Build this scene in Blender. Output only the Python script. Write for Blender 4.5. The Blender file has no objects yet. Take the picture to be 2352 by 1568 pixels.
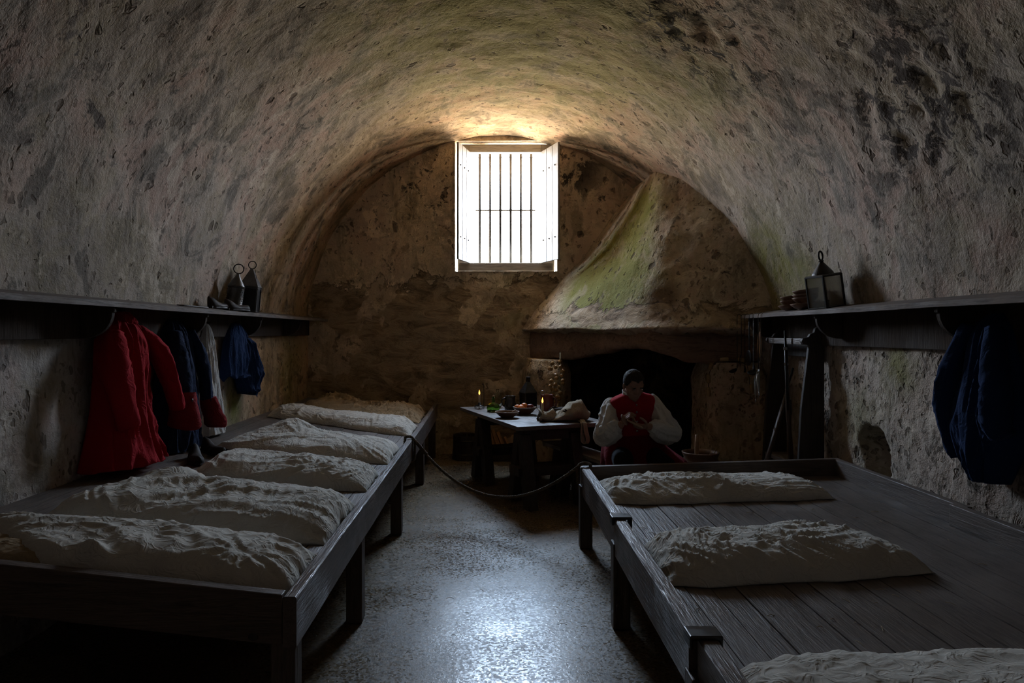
import bpy, bmesh, math, random
from mathutils import Vector, Matrix, Euler, noise

random.seed(7)
sc = bpy.context.scene
COL = sc.collection
V = Vector
PI = math.pi
CAM_H, FOC, U0, V0 = 1.6, 1568.0, 1128.0, 764.0


# ------------------------------------------------------------------ materials
class NT:
    """small helper round a node tree"""
    def __init__(self, name):
        self.mat = bpy.data.materials.new(name)
        self.mat.use_nodes = True
        self.t = self.mat.node_tree
        self.b = self.t.nodes.get('Principled BSDF')
        self.out = self.t.nodes.get('Material Output')

    def node(self, typ, **kw):
        n = self.t.nodes.new(typ)
        for k, v in kw.items():
            setattr(n, k, v)
        return n

    def put(self, sock, v):
        if isinstance(v, bpy.types.NodeSocket):
            self.t.links.new(v, sock)
        elif v is not None:
            if isinstance(v, (tuple, list)) and len(v) == 3 and len(sock.default_value) == 4:
                v = (*v, 1.0)
            sock.default_value = v

    def pos(self):
        return self.node('ShaderNodeNewGeometry').outputs['Position']

    def obj(self):
        return self.node('ShaderNodeTexCoord').outputs['Object']

    def scale(self, vec, s):
        n = self.node('ShaderNodeVectorMath', operation='MULTIPLY')
        self.put(n.inputs[0], vec)
        n.inputs[1].default_value = s if isinstance(s, (tuple, list)) else (s, s, s)
        return n.outputs[0]

    def noise(self, vec, sc_=1.0, detail=6, rough=.6, dist=0.0):
        n = self.node('ShaderNodeTexNoise')
        self.put(n.inputs['Vector'], vec)
        n.inputs['Scale'].default_value = sc_
        n.inputs['Detail'].default_value = detail
        n.inputs['Roughness'].default_value = rough
        n.inputs['Distortion'].default_value = dist
        return n.outputs['Fac']

    def voro(self, vec, sc_, feature='F1', rand=1.0):
        n = self.node('ShaderNodeTexVoronoi', feature=feature)
        self.put(n.inputs['Vector'], vec)
        n.inputs['Scale'].default_value = sc_
        n.inputs['Randomness'].default_value = rand
        return n

    def ramp(self, fac, stops):
        n = self.node('ShaderNodeValToRGB')
        e = n.color_ramp.elements
        while len(e) < len(stops):
            e.new(.5)
        for el, (p, c) in zip(e, stops):
            el.position = p
            el.color = (*c, 1) if isinstance(c, (tuple, list)) else (c, c, c, 1)
        self.put(n.inputs[0], fac)
        return n.outputs[0]

    def mix(self, fac, a, b, blend='MIX'):
        n = self.node('ShaderNodeMix', data_type='RGBA', blend_type=blend)
        self.put(n.inputs[0], fac)
        self.put(n.inputs[6], a)
        self.put(n.inputs[7], b)
        return n.outputs[2]

    def math(self, op, a, b=None, clamp=False):
        n = self.node('ShaderNodeMath', operation=op, use_clamp=clamp)
        self.put(n.inputs[0], a)
        if b is not None:
            self.put(n.inputs[1], b)
        return n.outputs[0]

    def smooth(self, v, a, b, lo=0., hi=1.):
        n = self.node('ShaderNodeMapRange', interpolation_type='SMOOTHSTEP')
        self.put(n.inputs[0], v)
        n.inputs[1].default_value = a
        n.inputs[2].default_value = b
        n.inputs[3].default_value = lo
        n.inputs[4].default_value = hi
        return n.outputs[0]

    def near(self, vec, p, r0, r1):
        """1 within r0 of the point p, 0 beyond r1"""
        n = self.node('ShaderNodeVectorMath', operation='DISTANCE')
        self.put(n.inputs[0], vec)
        n.inputs[1].default_value = p
        return self.smooth(n.outputs['Value'], r0, r1, 1., 0.)

    def xyz(self, vec):
        n = self.node('ShaderNodeSeparateXYZ')
        self.put(n.inputs[0], vec)
        return n.outputs

    def bump(self, h, strength=.5, dist=.02, prev=None):
        n = self.node('ShaderNodeBump')
        self.put(n.inputs['Height'], h)
        n.inputs['Strength'].default_value = strength
        n.inputs['Distance'].default_value = dist
        if prev is not None:
            self.put(n.inputs['Normal'], prev)
        return n.outputs[0]

    def done(self, color=None, rough=None, normal=None, spec=None, metal=None):
        b = self.b
        if color is not None: self.put(b.inputs['Base Color'], color)
        if rough is not None: self.put(b.inputs['Roughness'], rough)
        if normal is not None: self.put(b.inputs['Normal'], normal)
        if spec is not None: b.inputs['Specular IOR Level'].default_value = spec
        if metal is not None: b.inputs['Metallic'].default_value = metal
        return self.mat


def plaster(name, light, mid, dark, pits=.5, bumpk=1., stone=None, greens=(), blots=(), streak=(1, 1, .35), soot=None, pink=.45, tints=()):
    """old lime plaster: blotches, stains with their own shape, pits, patches of algae"""
    m = NT(name)
    p = m.pos()
    ps = m.scale(p, streak)
    big = m.noise(p, .9, 4, .62, .4)
    med = m.noise(ps, 3.2, 5, .70, .7)
    mid2 = m.noise(p, 2.4, 5, .7, .6)
    fine = m.noise(p, 15, 4, .74)
    mould = m.noise(p, 6.5, 4, .76, .6)
    c = m.ramp(big, [(.34, mid), (.5, light), (.66, mid)])
    c = m.mix(m.smooth(med, .47, .66, 0, .9), c, dark)
    c = m.mix(m.math('MULTIPLY', m.smooth(big, .40, .54), m.smooth(med, .60, .4, 0, pink)), c, (.40, .235, .185))
    c = m.mix(m.math('MULTIPLY', m.smooth(big, .56, .44), m.smooth(mid2, .44, .6, 0, .5)), c, (.25, .21, .12))
    c = m.mix(m.smooth(mid2, .55, .62, 0, .6), c, tuple(min(1, q * 1.3) for q in light))
    c = m.mix(m.smooth(mid2, .43, .34, 0, .75), c, tuple(q * .7 for q in dark))
    c = m.mix(m.smooth(fine, .52, .76, 0, .55), c, tuple(q * .45 for q in dark))
    for q, r0, r1, colr, k in tints:
        c = m.mix(m.near(p, q, r0, r1), c, m.mix(k, c, colr, 'MULTIPLY'))
    # black mould specks in loose drifts
    spk = m.math('MULTIPLY', m.smooth(mould, .56, .66), m.smooth(big, .44, .60))
    c = m.mix(m.math('MULTIPLY', spk, .8), c, (.04, .033, .027))
    gn = m.smooth(mid2, .30, .60, .25, 1)
    for q, r0, r1, k in greens:
        c = m.mix(m.math('MULTIPLY', m.math('MULTIPLY', m.near(p, q, r0, r1), gn), k, True), c, (.175, .165, .04))
    for q, r0, r1, sc_, lo, colr in blots:
        src = mould if sc_ > 4 else mid2
        g = m.math('MULTIPLY', m.near(p, q, r0, r1), m.smooth(src, lo, lo + .06))
        c = m.mix(m.math('MULTIPLY', g, .9), c, colr)
    # pits of every size: each cell of the pattern has its own radius, most have none
    warp = m.node('ShaderNodeVectorMath', operation='ADD')
    m.put(warp.inputs[0], m.scale(p, (1, 1, .7)))
    wn = m.node('ShaderNodeTexNoise'); m.put(wn.inputs['Vector'], p); wn.inputs['Scale'].default_value = 14; wn.inputs['Detail'].default_value = 1
    m.put(warp.inputs[1], m.scale(wn.outputs['Color'], .10))
    holes = None
    for sc_, rr_, k in ((9, .40, 1.), (24, .62, .8)):
        vv_ = m.voro(warp.outputs[0], sc_)
        rad = m.xyz(vv_.outputs['Color'])[0]
        rad = m.math('MULTIPLY', m.math('POWER', rad, 3.5 / max(.3, pits)), rr_)
        hh = m.math('MULTIPLY', m.smooth(m.math('SUBTRACT', vv_.outputs['Distance'], rad), -.05, .03, 1, 0), k)
        holes = hh if holes is None else m.math('MAXIMUM', holes, hh)
    holes = m.math('MULTIPLY', holes, m.smooth(med, .62, .46, .25, 1))
    c = m.mix(m.math('MULTIPLY', holes, .72), c, (.055, .036, .024))
    h = m.math('ADD', m.math('MULTIPLY', med, .9), m.math('MULTIPLY', fine, .75))
    h = m.math('SUBTRACT', h, m.math('MULTIPLY', holes, .9))
    if stone:
        z = m.xyz(p)[2]
        lim, amp = stone
        edge = m.math('ADD', z, m.math('MULTIPLY', m.math('SUBTRACT', mid2, .5), amp))
        sm = m.smooth(edge, lim - .012, lim + .012, 1, 0)
        rim = m.math('SUBTRACT', m.smooth(edge, lim - .06, lim, 0, 1), m.smooth(edge, lim, lim + .012, 0, 1), True)
        patch = m.smooth(m.noise(p, 1.5, 4, .55, .2), .53, .55)
        sm = m.math('MULTIPLY', sm, m.math('SUBTRACT', 1., m.math('MULTIPLY', patch, .75)))
        strata = m.noise(m.scale(p, (1.2, 1.2, 2.8)), 2.6, 6, .72, .9)
        sc2 = m.ramp(strata, [(.3, (.11, .077, .048)), (.44, (.28, .20, .125)), (.56, (.43, .325, .21)), (.72, (.31, .23, .15))])
        c = m.mix(sm, c, sc2)
        c = m.mix(m.math('MULTIPLY', rim, .6), c, (.05, .036, .024))
        h2 = m.math('ADD', m.math('MULTIPLY', strata, 2.4), m.math('MULTIPLY', fine, .6))
        n = m.node('ShaderNodeMix', data_type='FLOAT')
        m.put(n.inputs[0], sm); m.put(n.inputs[2], m.math('ADD', h, .9)); m.put(n.inputs[3], h2)
        h = n.outputs[0]
    if soot:
        q, r0, r1 = soot
        c = m.mix(m.math('MULTIPLY', m.near(p, q, r0, r1), gn), c, (.012, .011, .011))
    nrm = m.bump(h, min(1., .48 * bumpk), .03)
    return m.done(c, .93, nrm, spec=.15)


def wood(name, a, b, axis=1, rough=.6, k=1., spec=.35, wear=None):
    """sawn timber with grain along the given world axis of the object"""
    m = NT(name)
    p = m.obj()
    s = [14., 14., 14.]
    s[axis] = 1.1
    q = m.scale(p, tuple(v * k for v in s))
    g = m.noise(q, 1.6, 4, .65, 1.2)
    g2 = m.noise(q, 5.5, 3, .7, .3)
    blt = m.noise(p, 2.6, 4, .6)
    c = m.ramp(g, [(.3, a), (.52, b), (.7, tuple(v * .7 for v in a))])
    c = m.mix(m.smooth(g2, .5, .75, 0, .6), c, tuple(v * .35 for v in a))
    c = m.mix(m.smooth(blt, .5, .72, 0, .55), c, wear or tuple(min(1, v * 1.7) for v in b))
    rr = m.smooth(blt, .3, .7, rough - .12, rough + .15)
    h = m.math('ADD', g, m.math('MULTIPLY', g2, .7))
    return m.done(c, rr, m.bump(h, .55, .008), spec=spec)


def cloth(name, colr, dark=None, weave=420, rough=.95, sheen=.0, blot=.35, wr=.35):
    m = NT(name)
    p = m.obj()
    dark = dark or tuple(v * .6 for v in colr)
    c = m.mix(m.smooth(m.noise(p, 4, 3, .6, .3), .4, .75, 0, blot), colr, dark)
    wv = m.noise(p, weave, 0, .5)
    c = m.mix(m.smooth(wv, .3, .7, 0, .35), c, tuple(v * .75 for v in colr))
    w1 = m.noise(p, 13, 2, .5, 1.4)
    w1 = m.math('ABSOLUTE', m.math('SUBTRACT', w1, .5))
    w1 = m.smooth(w1, 0, .14, 1, 0)
    h = m.math('ADD', m.math('MULTIPLY', w1, wr), m.math('MULTIPLY', wv, .1))
    if sheen:
        m.b.inputs['Sheen Weight'].default_value = sheen
        m.b.inputs['Sheen Roughness'].default_value = .4
        m.b.inputs['Sheen Tint'].default_value = (*[min(1, v * 3 + .02) for v in colr], 1)
    return m.done(c, rough, m.bump(h, .6, .008), spec=.12)


def simple(name, colr, rough=.5, metal=0., spec=.4, var=.35, sc_=9., bump=.15):
    m = NT(name)
    p = m.obj()
    n = m.noise(p, sc_, 3, .65, .3)
    c = m.mix(m.smooth(n, .35, .7, 0, var), colr, tuple(v * .4 for v in colr))
    rr = m.smooth(n, .3, .7, max(.05, rough - .12), min(1, rough + .12))
    return m.done(c, rr, m.bump(n, bump, .004), spec=spec, metal=metal)


def glass(name, colr, rough=.03, trans=1.):
    m = NT(name)
    m.b.inputs['Transmission Weight'].default_value = trans
    m.b.inputs['IOR'].default_value = 1.3
    n = m.noise(m.obj(), 18, 3, .5)
    return m.done(m.mix(m.smooth(n, .4, .7, 0, .2), colr, tuple(v * .8 for v in colr)), rough, m.bump(n, .08, .004))


M = {}
# algae / stain places are given in metres on the real surfaces
M['vault'] = plaster('vault_plaster', (.405, .352, .29), (.315, .272, .225), (.155, .137, .115), pits=.45, bumpk=1.15,
                     greens=[((.35, 6.2, 4.2), .6, 2.4, .75), ((-.1, 4.8, 4.2), .4, 1.9, .7), ((1.6, 5.6, 3.7), .2, 1.1, .4),
                             ((2.55, 6.3, 2.2), .1, .7, .95), ((2.6, 5.8, 1.95), .1, .5, .8)],
                     blots=[((1.48, 4.95, 3.75), .4, .85, 4.2, .52, (.02, .018, .016)), ((1.3, 6.6, 3.85), .2, .7, 5, .58, (.05, .04, .03)),
                            ((2.45, 3.75, 2.95), .4, .9, 4.6, .50, (.05, .04, .036)), ((-1.7, 5.6, 3.0), .2, .9, 4.5, .6, (.07, .055, .045)),
                            ((-2.1, 3.6, 2.9), .3, 1., 2.6, .57, (.10, .085, .075)), ((2.2, 4.9, 2.9), .3, 1., 2.4, .55, (.13, .11, .1))],
                     streak=(1, .8, .45),
                     tints=[((-1.9, 8.8, 2.4), .8, 3.2, (1.12, .92, .66), .8), ((.3, 8.6, 4.2), .8, 3.0, (1.1, .92, .68), .7)])
M['wall_left'] = plaster('left_wall_plaster', (.45, .405, .36), (.35, .315, .28), (.19, .17, .155), pits=.8, bumpk=1.1,
                         greens=[((-2.4, 6.4, .95), .05, .36, 1.0), ((-2.4, 8.2, 1.1), .1, .7, .6)],
                         tints=[((-2.42, 9.0, 1.0), 1.4, 4.0, (1.15, .90, .58), .9)])
M['wall_right'] = plaster('right_wall_coquina', (.47, .405, .335), (.38, .325, .27), (.23, .19, .155), pits=1.5, bumpk=2.0,
                          greens=[((2.68, 4.45, 1.38), .05, .3, .75), ((2.68, 5.0, .95), .05, .4, .45)], pink=.2)
M['wall_back'] = plaster('back_wall_plaster', (.76, .61, .435), (.66, .52, .365), (.42, .325, .22), pits=.4, bumpk=1.2,
                         stone=(2.30, 1.1), greens=[((.35, 9, 1.9), .1, .6, .6), ((-1, 9, 1.2), .2, 1.0, .35)],
                         blots=[((1.05, 9, 3.75), .2, .6, 4, .5, (.06, .05, .045)), ((-1.0, 9, 3.6), .2, .8, 4.5, .57, (.08, .065, .05)),
                                ((1.3, 9, 3.0), .1, .8, 3, .56, (.14, .1, .07))])
M['hood'] = plaster('hood_plaster', (.50, .42, .31), (.42, .345, .25), (.28, .22, .155), pits=.6, bumpk=1.7,
                    greens=[((1.2, 8.0, 2.45), .5, 1.0, 1.25), ((1.25, 7.9, 2.5), .2, .7, .8), ((1.35, 7.5, 2.1), .3, .9, .9), ((1.6, 7.9, 3.0), .2, .7, 1.1)],
                    blots=[((1.75, 7.0, 1.95), .08, .3, 2.4, .45, (.16, .11, .075))], stone=(1.9, .7), streak=(1, 1, .6))
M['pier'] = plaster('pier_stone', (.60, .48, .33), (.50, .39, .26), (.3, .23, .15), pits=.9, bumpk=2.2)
M['soot'] = plaster('sooty_stone', (.022, .02, .019), (.018, .016, .015), (.01, .009, .009), pits=.3, bumpk=1.4, pink=.05)
M['lintel'] = wood('lintel_timber', (.16, .10, .068), (.26, .17, .115), axis=0, rough=.85, k=.6, spec=.15)

m = NT('tabby_floor')
p = m.pos()
big = m.noise(p, 1.1, 4, .6, .3)
c = m.ramp(big, [(.3, (.10, .068, .036)), (.5, (.15, .107, .058)), (.7, (.12, .085, .048))])
c = m.mix(m.smooth(m.noise(p, 34, 3, .75), .48, .68, 0, .7), c, (.045, .034, .023))
# sand and shell grains: every grain has its own tone, tilt and polish
vv = m.voro(p, 85)
cr = m.xyz(vv.outputs['Color'])
c = m.mix(m.smooth(cr[0], .72, .95, 0, .5), c, (.30, .25, .18))
c = m.mix(m.smooth(cr[1], .70, .95, 0, .55), c, (.03, .023, .016))
c = m.mix(m.math('MULTIPLY', m.near(p, (.28, 4.15, 0), .02, .32), m.smooth(m.noise(p, 7, 5, .7), .42, .6, 0, .8)), c, (.03, .025, .022))
rg = m.math('ADD', m.smooth(cr[2], 0, 1, .20, .44), m.smooth(big, .36, .62, -.03, .08))
h = m.math('ADD', m.math('MULTIPLY', m.noise(p, 50, 3, .75), .8), m.math('MULTIPLY', cr[0], .35))
M['floor'] = m.done(c, rg, m.bump(h, .3, .005), spec=.42)

M['rail'] = wood('dark_rail_timber', (.06, .042, .033), (.105, .075, .06), axis=1, rough=.46, spec=.5)
M['board'] = wood('dark_end_board', (.06, .04, .03), (.1, .07, .053), axis=0, rough=.55)
M['post'] = wood('dark_post_timber', (.05, .036, .028), (.09, .066, .052), axis=2, rough=.6)
M['deck'] = wood('worn_deck_planks', (.085, .066, .055), (.135, .108, .092), axis=1, rough=.5, wear=(.19, .155, .13))
M['shelf'] = wood('grey_shelf_board', (.095, .077, .066), (.15, .122, .105), axis=1, rough=.75, spec=.25)
M['bracket'] = wood('shelf_bracket_wood', (.034, .024, .018), (.055, .04, .031), axis=2, rough=.85, spec=.15)
M['table'] = wood('table_timber', (.075, .058, .047), (.13, .104, .088), axis=1, rough=.42, spec=.55)
M['darkwood'] = wood('blackened_timber', (.028, .021, .018), (.05, .038, .032), axis=2, rough=.6)
M['bench'] = wood('pale_bench_plank', (.17, .135, .11), (.28, .23, .19), axis=1, rough=.55)
M['shutter'] = wood('weathered_white_shutter', (.22, .215, .205), (.26, .255, .245), axis=2, rough=.6, wear=(.28, .275, .265))
M['frame'] = wood('grey_painted_frame', (.42, .37, .31), (.5, .45, .38), axis=0, rough=.6)
M['linen'] = cloth('mattress_linen', (.56, .53, .47), (.42, .395, .345), weave=380, wr=.5)
M['tan'] = cloth('tan_blanket', (.33, .245, .15), (.22, .16, .095), weave=300)
M['canvas'] = cloth('pale_canvas', (.36, .32, .245), (.26, .225, .165), weave=300, wr=.6)
M['red'] = cloth('red_wool', (.30, .010, .016), (.19, .005, .009), weave=260, sheen=.25, blot=.2)
M['shaded_red'] = cloth('shaded_red_wool', (.13, .008, .012), (.08, .004, .007), weave=260, sheen=.15)  # red wool with the shade below the man's waist painted into its colour
M['cuff'] = cloth('crimson_wool', (.2, .018, .02), (.12, .01, .012), weave=260, sheen=.3)
M['navy'] = cloth('navy_wool', (.014, .022, .05), (.008, .013, .03), weave=260, sheen=.2)
M['blue'] = cloth('blue_wool', (.011, .026, .075), (.007, .016, .045), weave=260, sheen=.25)
M['black'] = cloth('black_wool', (.012, .012, .014), (.008, .008, .01), weave=260, sheen=.15)
M['shirt'] = cloth('white_shirt_linen', (.52, .505, .48), (.38, .37, .35), weave=420, blot=.25)
M['skin'] = simple('skin', (.27, .145, .10), .6, spec=.25, var=.25, sc_=20, bump=.1)
M['hair'] = simple('dark_hair', (.03, .024, .02), .8, spec=.15, sc_=90, bump=.9)
M['iron'] = simple('black_iron', (.035, .033, .032), .42, metal=.8, spec=.5)
M['tin'] = simple('dull_tin', (.10, .097, .095), .38, metal=.9, spec=.5, sc_=14)
M['leather'] = simple('dark_leather', (.028, .018, .013), .62, spec=.25, sc_=14, bump=.4)
M['felt'] = simple('brown_felt', (.065, .052, .045), .9, spec=.1, sc_=22)
M['earth'] = simple('brown_earthenware', (.16, .085, .05), .42, spec=.5, sc_=8)
M['bowlin'] = simple('pale_bowl_glaze', (.4, .32, .24), .45, spec=.5, sc_=8)
M['redware'] = simple('red_glazed_ware', (.17, .035, .022), .25, spec=.6, sc_=6)
M['darkware'] = simple('black_glazed_ware', (.03, .025, .023), .25, spec=.6, sc_=6)
M['tallow'] = simple('tallow', (.62, .52, .34), .5, spec=.4, var=.15)
M['onion'] = simple('onion_skin', (.46, .27, .10), .4, spec=.45, var=.5, sc_=16)
M['orange'] = simple('orange_peel', (.75, .21, .025), .42, spec=.45, var=.15, sc_=60)
M['apple'] = simple('apple_skin', (.16, .022, .018), .3, spec=.5, var=.4, sc_=20)
M['straw'] = simple('straw', (.34, .26, .15), .7, spec=.2)
M['twig'] = wood('split_firewood', (.23, .12, .06), (.36, .2, .1), axis=2, rough=.8)
M['float'] = simple('cork', (.36, .25, .13), .85, spec=.15, sc_=30, bump=.5)
M['rope'] = simple('hemp_rope', (.115, .09, .066), .9, spec=.1, sc_=40, bump=.5)
M['fish'] = simple('dried_fish', (.33, .32, .3), .5, spec=.4, sc_=18)
M['spoon'] = simple('pale_wood', (.36, .23, .14), .6, spec=.3)
M['wicker'] = simple('wicker', (.1, .065, .04), .75, spec=.2, sc_=40, bump=.6)
M['ink'] = simple('black_ink', (.02, .018, .017), .8, spec=.1)
M['pewter'] = simple('pewter', (.28, .27, .26), .3, metal=.9, spec=.5)
M['gunstock'] = wood('walnut_stock', (.035, .02, .013), (.065, .036, .022), axis=2, rough=.4, spec=.5)
M['greenglass'] = glass('green_glass', (.42, .68, .22))
M['clearglass'] = glass('clear_glass', (.82, .86, .78))
M['pane'] = glass('lantern_pane', (.7, .68, .63), .1, .86)
m = NT('candle_flame')
e = m.node('ShaderNodeEmission')
m.put(e.inputs[0], (1., .36, .05)); e.inputs[1].default_value = 5.
m.t.links.new(e.outputs[0], m.out.inputs[0])
M['flame'] = m.mat


# ------------------------------------------------------------------ geometry
class MB:
    def __init__(self):
        self.bm = bmesh.new()

    def box(self, c, s, rot=None):
        mat = Matrix.Translation(c) @ (rot.to_matrix().to_4x4() if rot is not None else Matrix()) @ Matrix.Diagonal((*s, 1))
        bmesh.ops.create_cube(self.bm, size=1, matrix=mat)
        return self

    def bb(self, x0, x1, y0, y1, z0, z1):
        return self.box(((x0 + x1) / 2, (y0 + y1) / 2, (z0 + z1) / 2), (x1 - x0, y1 - y0, z1 - z0))

    def ell(self, c, r, rot=None, u=20, v=12):
        mat = Matrix.Translation(c) @ (rot.to_matrix().to_4x4() if rot is not None else Matrix()) @ Matrix.Diagonal((*r, 1))
        bmesh.ops.create_uvsphere(self.bm, u_segments=u, v_segments=v, radius=1, matrix=mat)
        return self

    def poly(self, verts, faces):
        vs = [self.bm.verts.new(q) for q in verts]
        for f in faces:
            try:
                self.bm.faces.new([vs[i] for i in f])
            except ValueError:
                pass
        return self

    def rings(self, rings, cap=True, closed=True):
        n = len(rings[0])
        rv = [[self.bm.verts.new(q) for q in r] for r in rings]
        for a, b in zip(rv, rv[1:]):
            for i in range(n if closed else n - 1):
                j = (i + 1) % n
                self.bm.faces.new((a[i], a[j], b[j], b[i]))
        if cap and closed:
            self.bm.faces.new(rv[0][::-1])
            self.bm.faces.new(rv[-1])
        return self

    def lathe(self, prof, c=(0, 0, 0), n=28, cap=True):
        """prof: (radius, height) pairs from the bottom"""
        c = V(c)
        rs = []
        for r, z in prof:
            r = max(r, .0004)
            rs.append([c + V((r * math.cos(2 * PI * i / n), r * math.sin(2 * PI * i / n), z)) for i in range(n)])
        return self.rings(rs, cap)

    def tube(self, path, rad, n=10, flat=1., disp=None):
        path = [V(q) for q in path]
        if not isinstance(rad, (list, tuple)):
            rad = [rad] * len(path)
        t = (path[1] - path[0]).normalized()
        up = V((0, 0, 1)) if abs(t.z) < .9 else V((0, 1, 0))
        a = t.cross(up).normalized()
        rs = []
        for k, q in enumerate(path):
            t = (path[min(k + 1, len(path) - 1)] - path[max(k - 1, 0)]).normalized()
            a = (a - t * a.dot(t)).normalized()
            b = t.cross(a)
            ring = []
            for i in range(n):
                an = 2 * PI * i / n
                w = a * math.cos(an) + b * math.sin(an) * flat
                r = rad[k]
                pt = q + w * r
                if disp:
                    pt = pt + w * disp(k / (len(path) - 1), an, pt)
                ring.append(pt)
            rs.append(ring)
        return self.rings(rs)

    def prism(self, outline, vec):
        vec = V(vec)
        a = [V(q) for q in outline]
        return self.rings([a, [q + vec for q in a]])

    def build(self, name, mat, parent=None, smooth=False, bevel=0, sub=0, world=False):
        bmesh.ops.recalc_face_normals(self.bm, faces=self.bm.faces)
        me = bpy.data.meshes.new(name)
        self.bm.to_mesh(me)
        self.bm.free()
        return link(name, me, mat, parent, smooth, bevel, sub, world)


def link(name, me, mat, parent=None, smooth=False, bevel=0, sub=0, world=False):
    o = bpy.data.objects.new(name, me)
    COL.objects.link(o)
    if mat is not None:
        me.materials.append(M[mat] if isinstance(mat, str) else mat)
    if smooth:
        me.polygons.foreach_set('use_smooth', [True] * len(me.polygons))
    if bevel:
        b = o.modifiers.new('bevel', 'BEVEL')
        b.width = bevel; b.segments = 2; b.limit_method = 'ANGLE'; b.angle_limit = math.radians(40)
    if sub:
        s = o.modifiers.new('subsurf', 'SUBSURF')
        s.levels = sub; s.render_levels = sub
    if parent is not None:
        o.parent = parent
        if world:
            o.matrix_parent_inverse = root_matrix(parent).inverted()
    return o


def root_matrix(o):
    mtx = Matrix.Translation(o.location) @ o.rotation_euler.to_matrix().to_4x4() @ Matrix.Diagonal((*o.scale, 1))
    if o.parent:
        mtx = root_matrix(o.parent) @ o.matrix_parent_inverse @ mtx
    return mtx


def tag(o, label, cat, group=None, kind=None):
    o['label'] = label
    o['category'] = cat
    if group: o['group'] = group
    if kind: o['kind'] = kind
    return o


def thing(name, label, cat, loc=(0, 0, 0), rot=(0, 0, 0), group=None):
    o = bpy.data.objects.new(name, None)
    COL.objects.link(o)
    o.empty_display_size = .05
    o.location = loc
    o.rotation_euler = rot
    return tag(o, label, cat, group)


def struct(o):
    o['kind'] = 'structure'
    return o


def copy_tree(o, parent=None):
    c = o.copy()
    COL.objects.link(c)
    if parent is not None:
        c.parent = parent
    for ch in list(o.children):
        copy_tree(ch, c)
    return c


def fr(v, s=1.0, off=0.0):
    return noise.noise(V(v) * s + V((off, off * .7, -off)))


def sstep(a, b, x):
    t = max(0., min(1., (x - a) / (b - a)))
    return t * t * (3 - 2 * t)


def lerp_rows(rows, n):
    """smooth (Catmull-Rom) resampling of equally long tuples"""
    out = []
    L = len(rows)
    for i in range(n):
        t = i / (n - 1) * (L - 1)
        k = min(int(t), L - 2)
        f = t - k
        p0, p1, p2, p3 = rows[max(k - 1, 0)], rows[k], rows[k + 1], rows[min(k + 2, L - 1)]
        out.append(tuple(.5 * ((2 * b) + (c - a) * f + (2 * a - 5 * b + 4 * c - d) * f * f + (-a + 3 * b - 3 * c + d) * f ** 3)
                         for a, b, c, d in zip(p0, p1, p2, p3)))
    return out

# ================================================================== the room
YB = 9.0                      # face of the back wall
XL, XR, ZS = -2.42, 2.68, 1.6  # side walls and springing height
VX, VA, VR = (XL + XR) / 2, (XR - XL) / 2, 2.6


def uneven(p, k=1.0):
    return k * (.038 * fr(p, .8) + .016 * fr(p, 2.6, 5) + .008 * fr(p, 7, 11) + .004 * fr(p, 17, 3))


def frange(a, b, n):  # both ends exact
    return [a + (b - a) * i / n for i in range(n)] + [b]


YS = frange(-1.6, 2.8, 40) + frange(2.8, YB + .12, 190)[1:]


def grid_mesh(name, mat, P, nu, nv, skip=None):
    vs, fs = [], []
    for i in range(nu + 1):
        for j in range(nv + 1):
            vs.append(P(i, j))
    for i in range(nu):
        for j in range(nv):
            if skip and skip(i, j):
                continue
            a = i * (nv + 1) + j
            fs.append((a, a + 1, a + nv + 2, a + nv + 1))
    me = bpy.data.meshes.new(name)
    me.from_pydata([tuple(v) for v in vs], [], fs)
    me.update()
    o = link(name, me, mat, smooth=True)
    return o


NT_ = 200


def vault_p(i, j):
    th = PI * i / NT_
    n = V((math.cos(th), 0, math.sin(th)))
    p = V((VX + VA * math.cos(th), YS[j], ZS + VR * math.sin(th)))
    q = p - n * uneven(p)
    # deep scars where plaster fell away
    for c, r, d in (((1.48, 4.95, 3.75), .6, .03), ((2.45, 3.75, 2.95), .8, .03), ((1.0, 7.9, 4.0), .4, .02)):
        w = 1 - min(1, (p - V(c)).length / r)
        if w > 0:
            q += n * d * w * sstep(.0, .2, fr(p, 7.5, 2))
    return q


struct(grid_mesh('ceiling', 'vault', vault_p, NT_, len(YS) - 1))


def side_p(x, sgn, ys, zs, hole=None):
    def f(i, j):
        p = V((x, ys[i], zs[j]))
        q = p - V((sgn, 0, 0)) * uneven(p)
        if sgn > 0:
            k = sstep(1.62, 1.3, p.z)
            q.x -= k * (.010 * fr(p, 13, 1) + .008 * fr(p, 26, 9))
        if hole:
            cy, cz, ry, rz, d = hole
            r = math.hypot((p.y - cy) / ry, (p.z - cz) / rz) + .42 * fr(p, 4.2, 4) + .18 * fr(p, 12, 1)
            q.x += sgn * d * sstep(1.05, .8, r)
        return q
    return f


ZL = frange(-.06, ZS, 41)
YW = frange(-1.6, 2.6, 30) + frange(2.6, YB + .12, 170)[1:]
struct(grid_mesh('wall_left', 'wall_left', side_p(XL, -1, YW, ZL), len(YW) - 1, len(ZL) - 1))
YR = frange(-1.6, 2.6, 20) + frange(2.6, 5.6, 120)[1:] + frange(5.6, YB + .12, 60)[1:]
ZR = frange(-.06, ZS, 66)
struct(grid_mesh('wall_right', 'wall_right', side_p(XR, 1, YR, ZR, (4.80, .76, .19, .19, .26)), len(YR) - 1, len(ZR) - 1))

# back wall with the window opening and its reveal
WX0, WX1, WZ0, WZ1 = -.477, .872, 2.41, 4.13


def cuts(a, b, step, inner):
    out = [a]
    for q in list(inner) + [b]:
        n = max(1, round((q - out[-1]) / step))
        out += frange(out[-1], q, n)[1:]
    return out


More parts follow.
